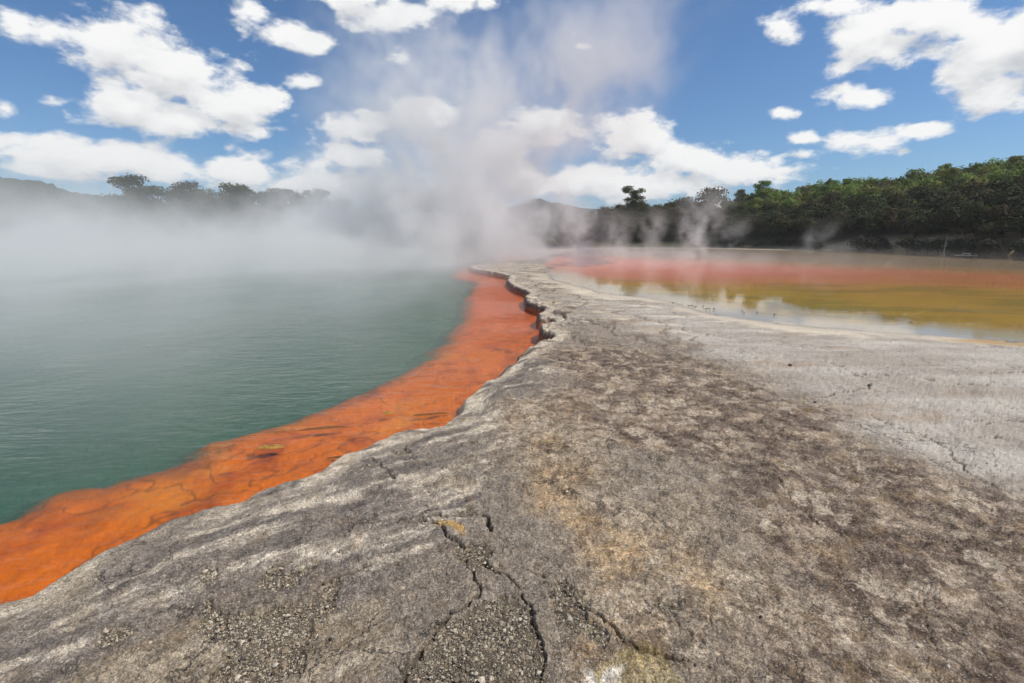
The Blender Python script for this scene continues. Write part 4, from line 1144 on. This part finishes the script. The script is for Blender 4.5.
# ================================================================== SKY, SUN
SUN_EL, SUN_AZ = R(52), R(98)            # bearing from straight ahead towards the right
sun_dir = Vector((math.sin(SUN_AZ) * math.cos(SUN_EL), math.cos(SUN_AZ) * math.cos(SUN_EL), math.sin(SUN_EL)))
sl = bpy.data.lights.new('sun', 'SUN'); sl.energy = 3.8; sl.angle = R(0.55); sl.color = (1.0, 0.93, 0.82)
so = bpy.data.objects.new('sun', sl); COL.objects.link(so)
so.rotation_euler = sun_dir.to_track_quat('Z', 'Y').to_euler(); so.location = sun_dir * 100

W = bpy.data.worlds.new('World'); S.world = W; W.use_nodes = True
W.node_tree.nodes.clear()
nt = NT(W.node_tree)
wo = nt.node('ShaderNodeOutputWorld'); bg = nt.node('ShaderNodeBackground')
sky = nt.node('ShaderNodeTexSky', sky_type='NISHITA'); sky.sun_disc = False
sky.sun_elevation = SUN_EL; sky.sun_rotation = SUN_AZ; sky.air_density = 1.0; sky.dust_density = 0.6; sky.ozone_density = 2.2; sky.altitude = 300
d = nt.vm('NORMALIZE', nt.node('ShaderNodeTexCoord').outputs['Generated'])

# cloud field as a node group so it can be sampled twice
cg = bpy.data.node_groups.new('cloud_field', 'ShaderNodeTree')
cg.interface.new_socket('Dir', in_out='INPUT', socket_type='NodeSocketVector')
cg.interface.new_socket('Field', in_out='OUTPUT', socket_type='NodeSocketFloat')
ct = NT(cg); gi = ct.node('NodeGroupInput'); gout = ct.node('NodeGroupOutput')
cd = gi.outputs[0]
# cumulus puffs: (x, y, half width, half height, tilt deg, weight) as bearings taken from the photograph
clouds = [(185, 75, 95, 38, -18, 1.0), (230, 105, 60, 30, -5, 1.0), (120, 50, 60, 22, -12, .85), (60, 30, 55, 16, -10, .6), (130, 105, 45, 22, 0, .9), (270, 100, 25, 22, 0, .8), (180, 118, 70, 18, 0, .9),
          (300, 82, 28, 11, -8, .8), (52, 98, 24, 12, 0, .5), (5, 108, 17, 14, 0, .6), (242, 10, 26, 14, -10, .75), (300, 36, 38, 14, -10, .65), (395, 15, 50, 18, 0, .95), (345, -5, 60, 14, 0, .8), (455, 0, 40, 14, 0, .8),
          (350, 125, 36, 16, 0, .85), (425, 112, 34, 18, 0, .85), (348, 158, 36, 14, 0, .8), (440, 150, 18, 7, 0, .6), (400, 60, 15, 8, 0, .3),
          (120, 160, 120, 22, -3, .95), (240, 172, 70, 22, 0, .9), (40, 165, 60, 20, 0, .8), (330, 185, 90, 20, 0, .9),
          (500, 150, 36, 20, 0, .85), (545, 125, 50, 24, 0, .9), (640, 140, 48, 24, 0, 1.0), (690, 160, 50, 20, 0, .95), (590, 180, 60, 20, 0, 1.0), (660, 185, 70, 20, 0, 1.0), (740, 172, 50, 18, 0, .95), (540, 185, 50, 18, 0, .9), (785, 170, 40, 12, 0, .85), (460, 190, 60, 16, 0, .8),
          (865, 98, 36, 11, 0, .85), (858, 138, 40, 15, 0, .9), (808, 138, 20, 8, 0, .6), (803, 155, 20, 7, 0, .65), (918, 130, 30, 9, 0, .75), (785, 114, 14, 6, 0, .5), (720, 149, 10, 6, 0, .5),
          (785, 28, 22, 14, -30, .55), (843, 66, 14, 7, 20, .45), (880, 40, 50, 24, -10, 1.0), (930, 20, 90, 24, 0, 1.0), (985, 60, 60, 42, 0, 1.0), (990, 90, 55, 20, 0, .95), (1040, 40, 60, 50, 0, 1), (850, 5, 50, 12, 0, .8),
          (1130, 60, 80, 60, 0, 1), (645, 35, 10, 4, 0, .4), (573, 33, 10, 4, 0, .4), (581, 47, 14, 4, 0, .4)]
acc = None
def dvec(px, py):
    v = Vector(ray(px, py)); v.normalize(); return v
for (px, py, a_, b2, tl_, wgt) in clouds:
    c = dvec(px, py); ux = (dvec(px + 1, py) - c); uy = (dvec(px, py - 1) - c)
    rx_, ry_ = ux.length * a_, uy.length * b2
    ex = ux.normalized(); ez = -c; ey = ez.cross(ex).normalized(); ex = ey.cross(ez).normalized()
    ct_, st_ = math.cos(R(tl_)), math.sin(R(tl_))
    e1 = (ex * ct_ + ey * st_) / (rx_ * 1.30); e2 = (ey * ct_ - ex * st_) / (ry_ * 1.30)
    u_ = ct.vm('DOT_PRODUCT', cd, tuple(e1), out='v'); v_ = ct.vm('DOT_PRODUCT', cd, tuple(e2), out='v')
    ln = ct.math('SQRT', ct.math('MULTIPLY_ADD', u_, u_, ct.math('MULTIPLY', v_, v_)))
    v = ct.math('MULTIPLY_ADD', ln, -wgt, wgt)
    acc = v if acc is None else ct.math('SMOOTH_MAX', acc, v, 0.18)
# scattered cloud elsewhere in the sky, outside the photograph
outv = ct.vm('DOT_PRODUCT', cd, tuple(Vector((0, math.cos(R(5)), math.sin(R(5))))), out='v')
els = ct.math('MULTIPLY', ct.ramp(outv, 0.50, 0.25), ct.ramp(ct.noise(cd, 2.2, 3), 0.42, 0.62, -0.6, 0.7))
acc = ct.math('MAXIMUM', acc, ct.math('SUBTRACT', els, ct.ramp(outv, 0.25, 0.5, 0.0, 1.0)))
cz = ct.xyz(cd)[2]
sq = ct.vm('MULTIPLY', cd, (1, 1, 1.9))
nb = ct.noise(sq, 7.5, 7, 0.62)
nc = ct.noise(ct.vm('ADD', sq, (3, 5, 2)), 22, 4, 0.62)
f = ct.math('ADD', acc, ct.math('MULTIPLY', ct.math('SUBTRACT', nb, 0.5), 1.7))
f = ct.math('ADD', f, ct.math('MULTIPLY', ct.math('SUBTRACT', nc, 0.5), 0.85))
vv = ct.node('ShaderNodeTexVoronoi', feature='SMOOTH_F1'); ct.put(vv.inputs['Vector'], ct.vm('ADD', sq, ct.vm('SCALE', ct.noise(sq, 12, 2, 0.5, out=1), 0.10))); vv.inputs['Scale'].default_value = 17; vv.inputs['Smoothness'].default_value = 0.35
f = ct.math('ADD', f, ct.math('MULTIPLY', ct.math('SUBTRACT', 0.42, vv.outputs['Distance']), 0.42))
ct.put(gout.inputs[0], f)

g1 = nt.node('ShaderNodeGroup'); g1.node_tree = cg; nt.put(g1.inputs[0], d)
g2 = nt.node('ShaderNodeGroup'); g2.node_tree = cg
off = Vector((0.010, 0.0, 0.030)); nt.put(g2.inputs[0], nt.vm('ADD', d, tuple(off)))
f1_ = g1.outputs[0]; f2_ = g2.outputs[0]
up_ = nt.math('GREATER_THAN', nt.xyz(d)[2], -0.02)
alpha = nt.ramp(f1_, 0.08, 0.46)
shade = nt.ramp(nt.math('SUBTRACT', f2_, nt.math('MULTIPLY', f1_, 0.45)), -0.15, 1.25)      # much cloud towards the sun: darker
cl = nt.mixc(shade, (9.8, 9.8, 9.7), (5.0, 5.25, 5.7))
skc = nt.vm('MULTIPLY', sky.outputs[0], (0.56, 0.83, 1.07))
fin = nt.mixc(nt.math('MULTIPLY', alpha, up_), skc, cl)
nt.l.new(fin, bg.inputs[0]); bg.inputs[1].default_value = 0.10
nt.l.new(bg.outputs[0], wo.inputs[0])
W.cycles.sampling_method = 'MANUAL'; W.cycles.sample_map_resolution = 512

# ================================================================== CAMERA, RENDER
cam = bpy.data.cameras.new('camera'); co = bpy.data.objects.new('camera', cam); COL.objects.link(co)
co.location = (0, 0, CAM_H); co.rotation_euler = (R(90) - PITCH, 0, 0)
cam.sensor_width = 36; cam.lens = F_PX * 36 / 1024; cam.clip_start = 0.05; cam.clip_end = 5000
S.camera = co
S.view_settings.view_transform = 'Standard'; S.view_settings.look = 'None'; S.view_settings.gamma = 1
S.view_settings.exposure = 0.0
S.view_settings.use_curve_mapping = False
cy = S.cycles
cy.use_denoising = True; cy.denoiser = 'OPENIMAGEDENOISE'; cy.denoising_prefilter = 'ACCURATE'; cy.denoising_input_passes = 'RGB_ALBEDO_NORMAL'
cy.max_bounces = 6; cy.diffuse_bounces = 2; cy.glossy_bounces = 2; cy.transmission_bounces = 2; cy.transparent_max_bounces = 8; cy.volume_bounces = 3; cy.time_limit = 1080
cy.caustics_reflective = False; cy.caustics_refractive = False
cy.volume_step_rate = 2.2; cy.volume_max_steps = 256
cy.use_adaptive_sampling = True; cy.adaptive_threshold = 0.04
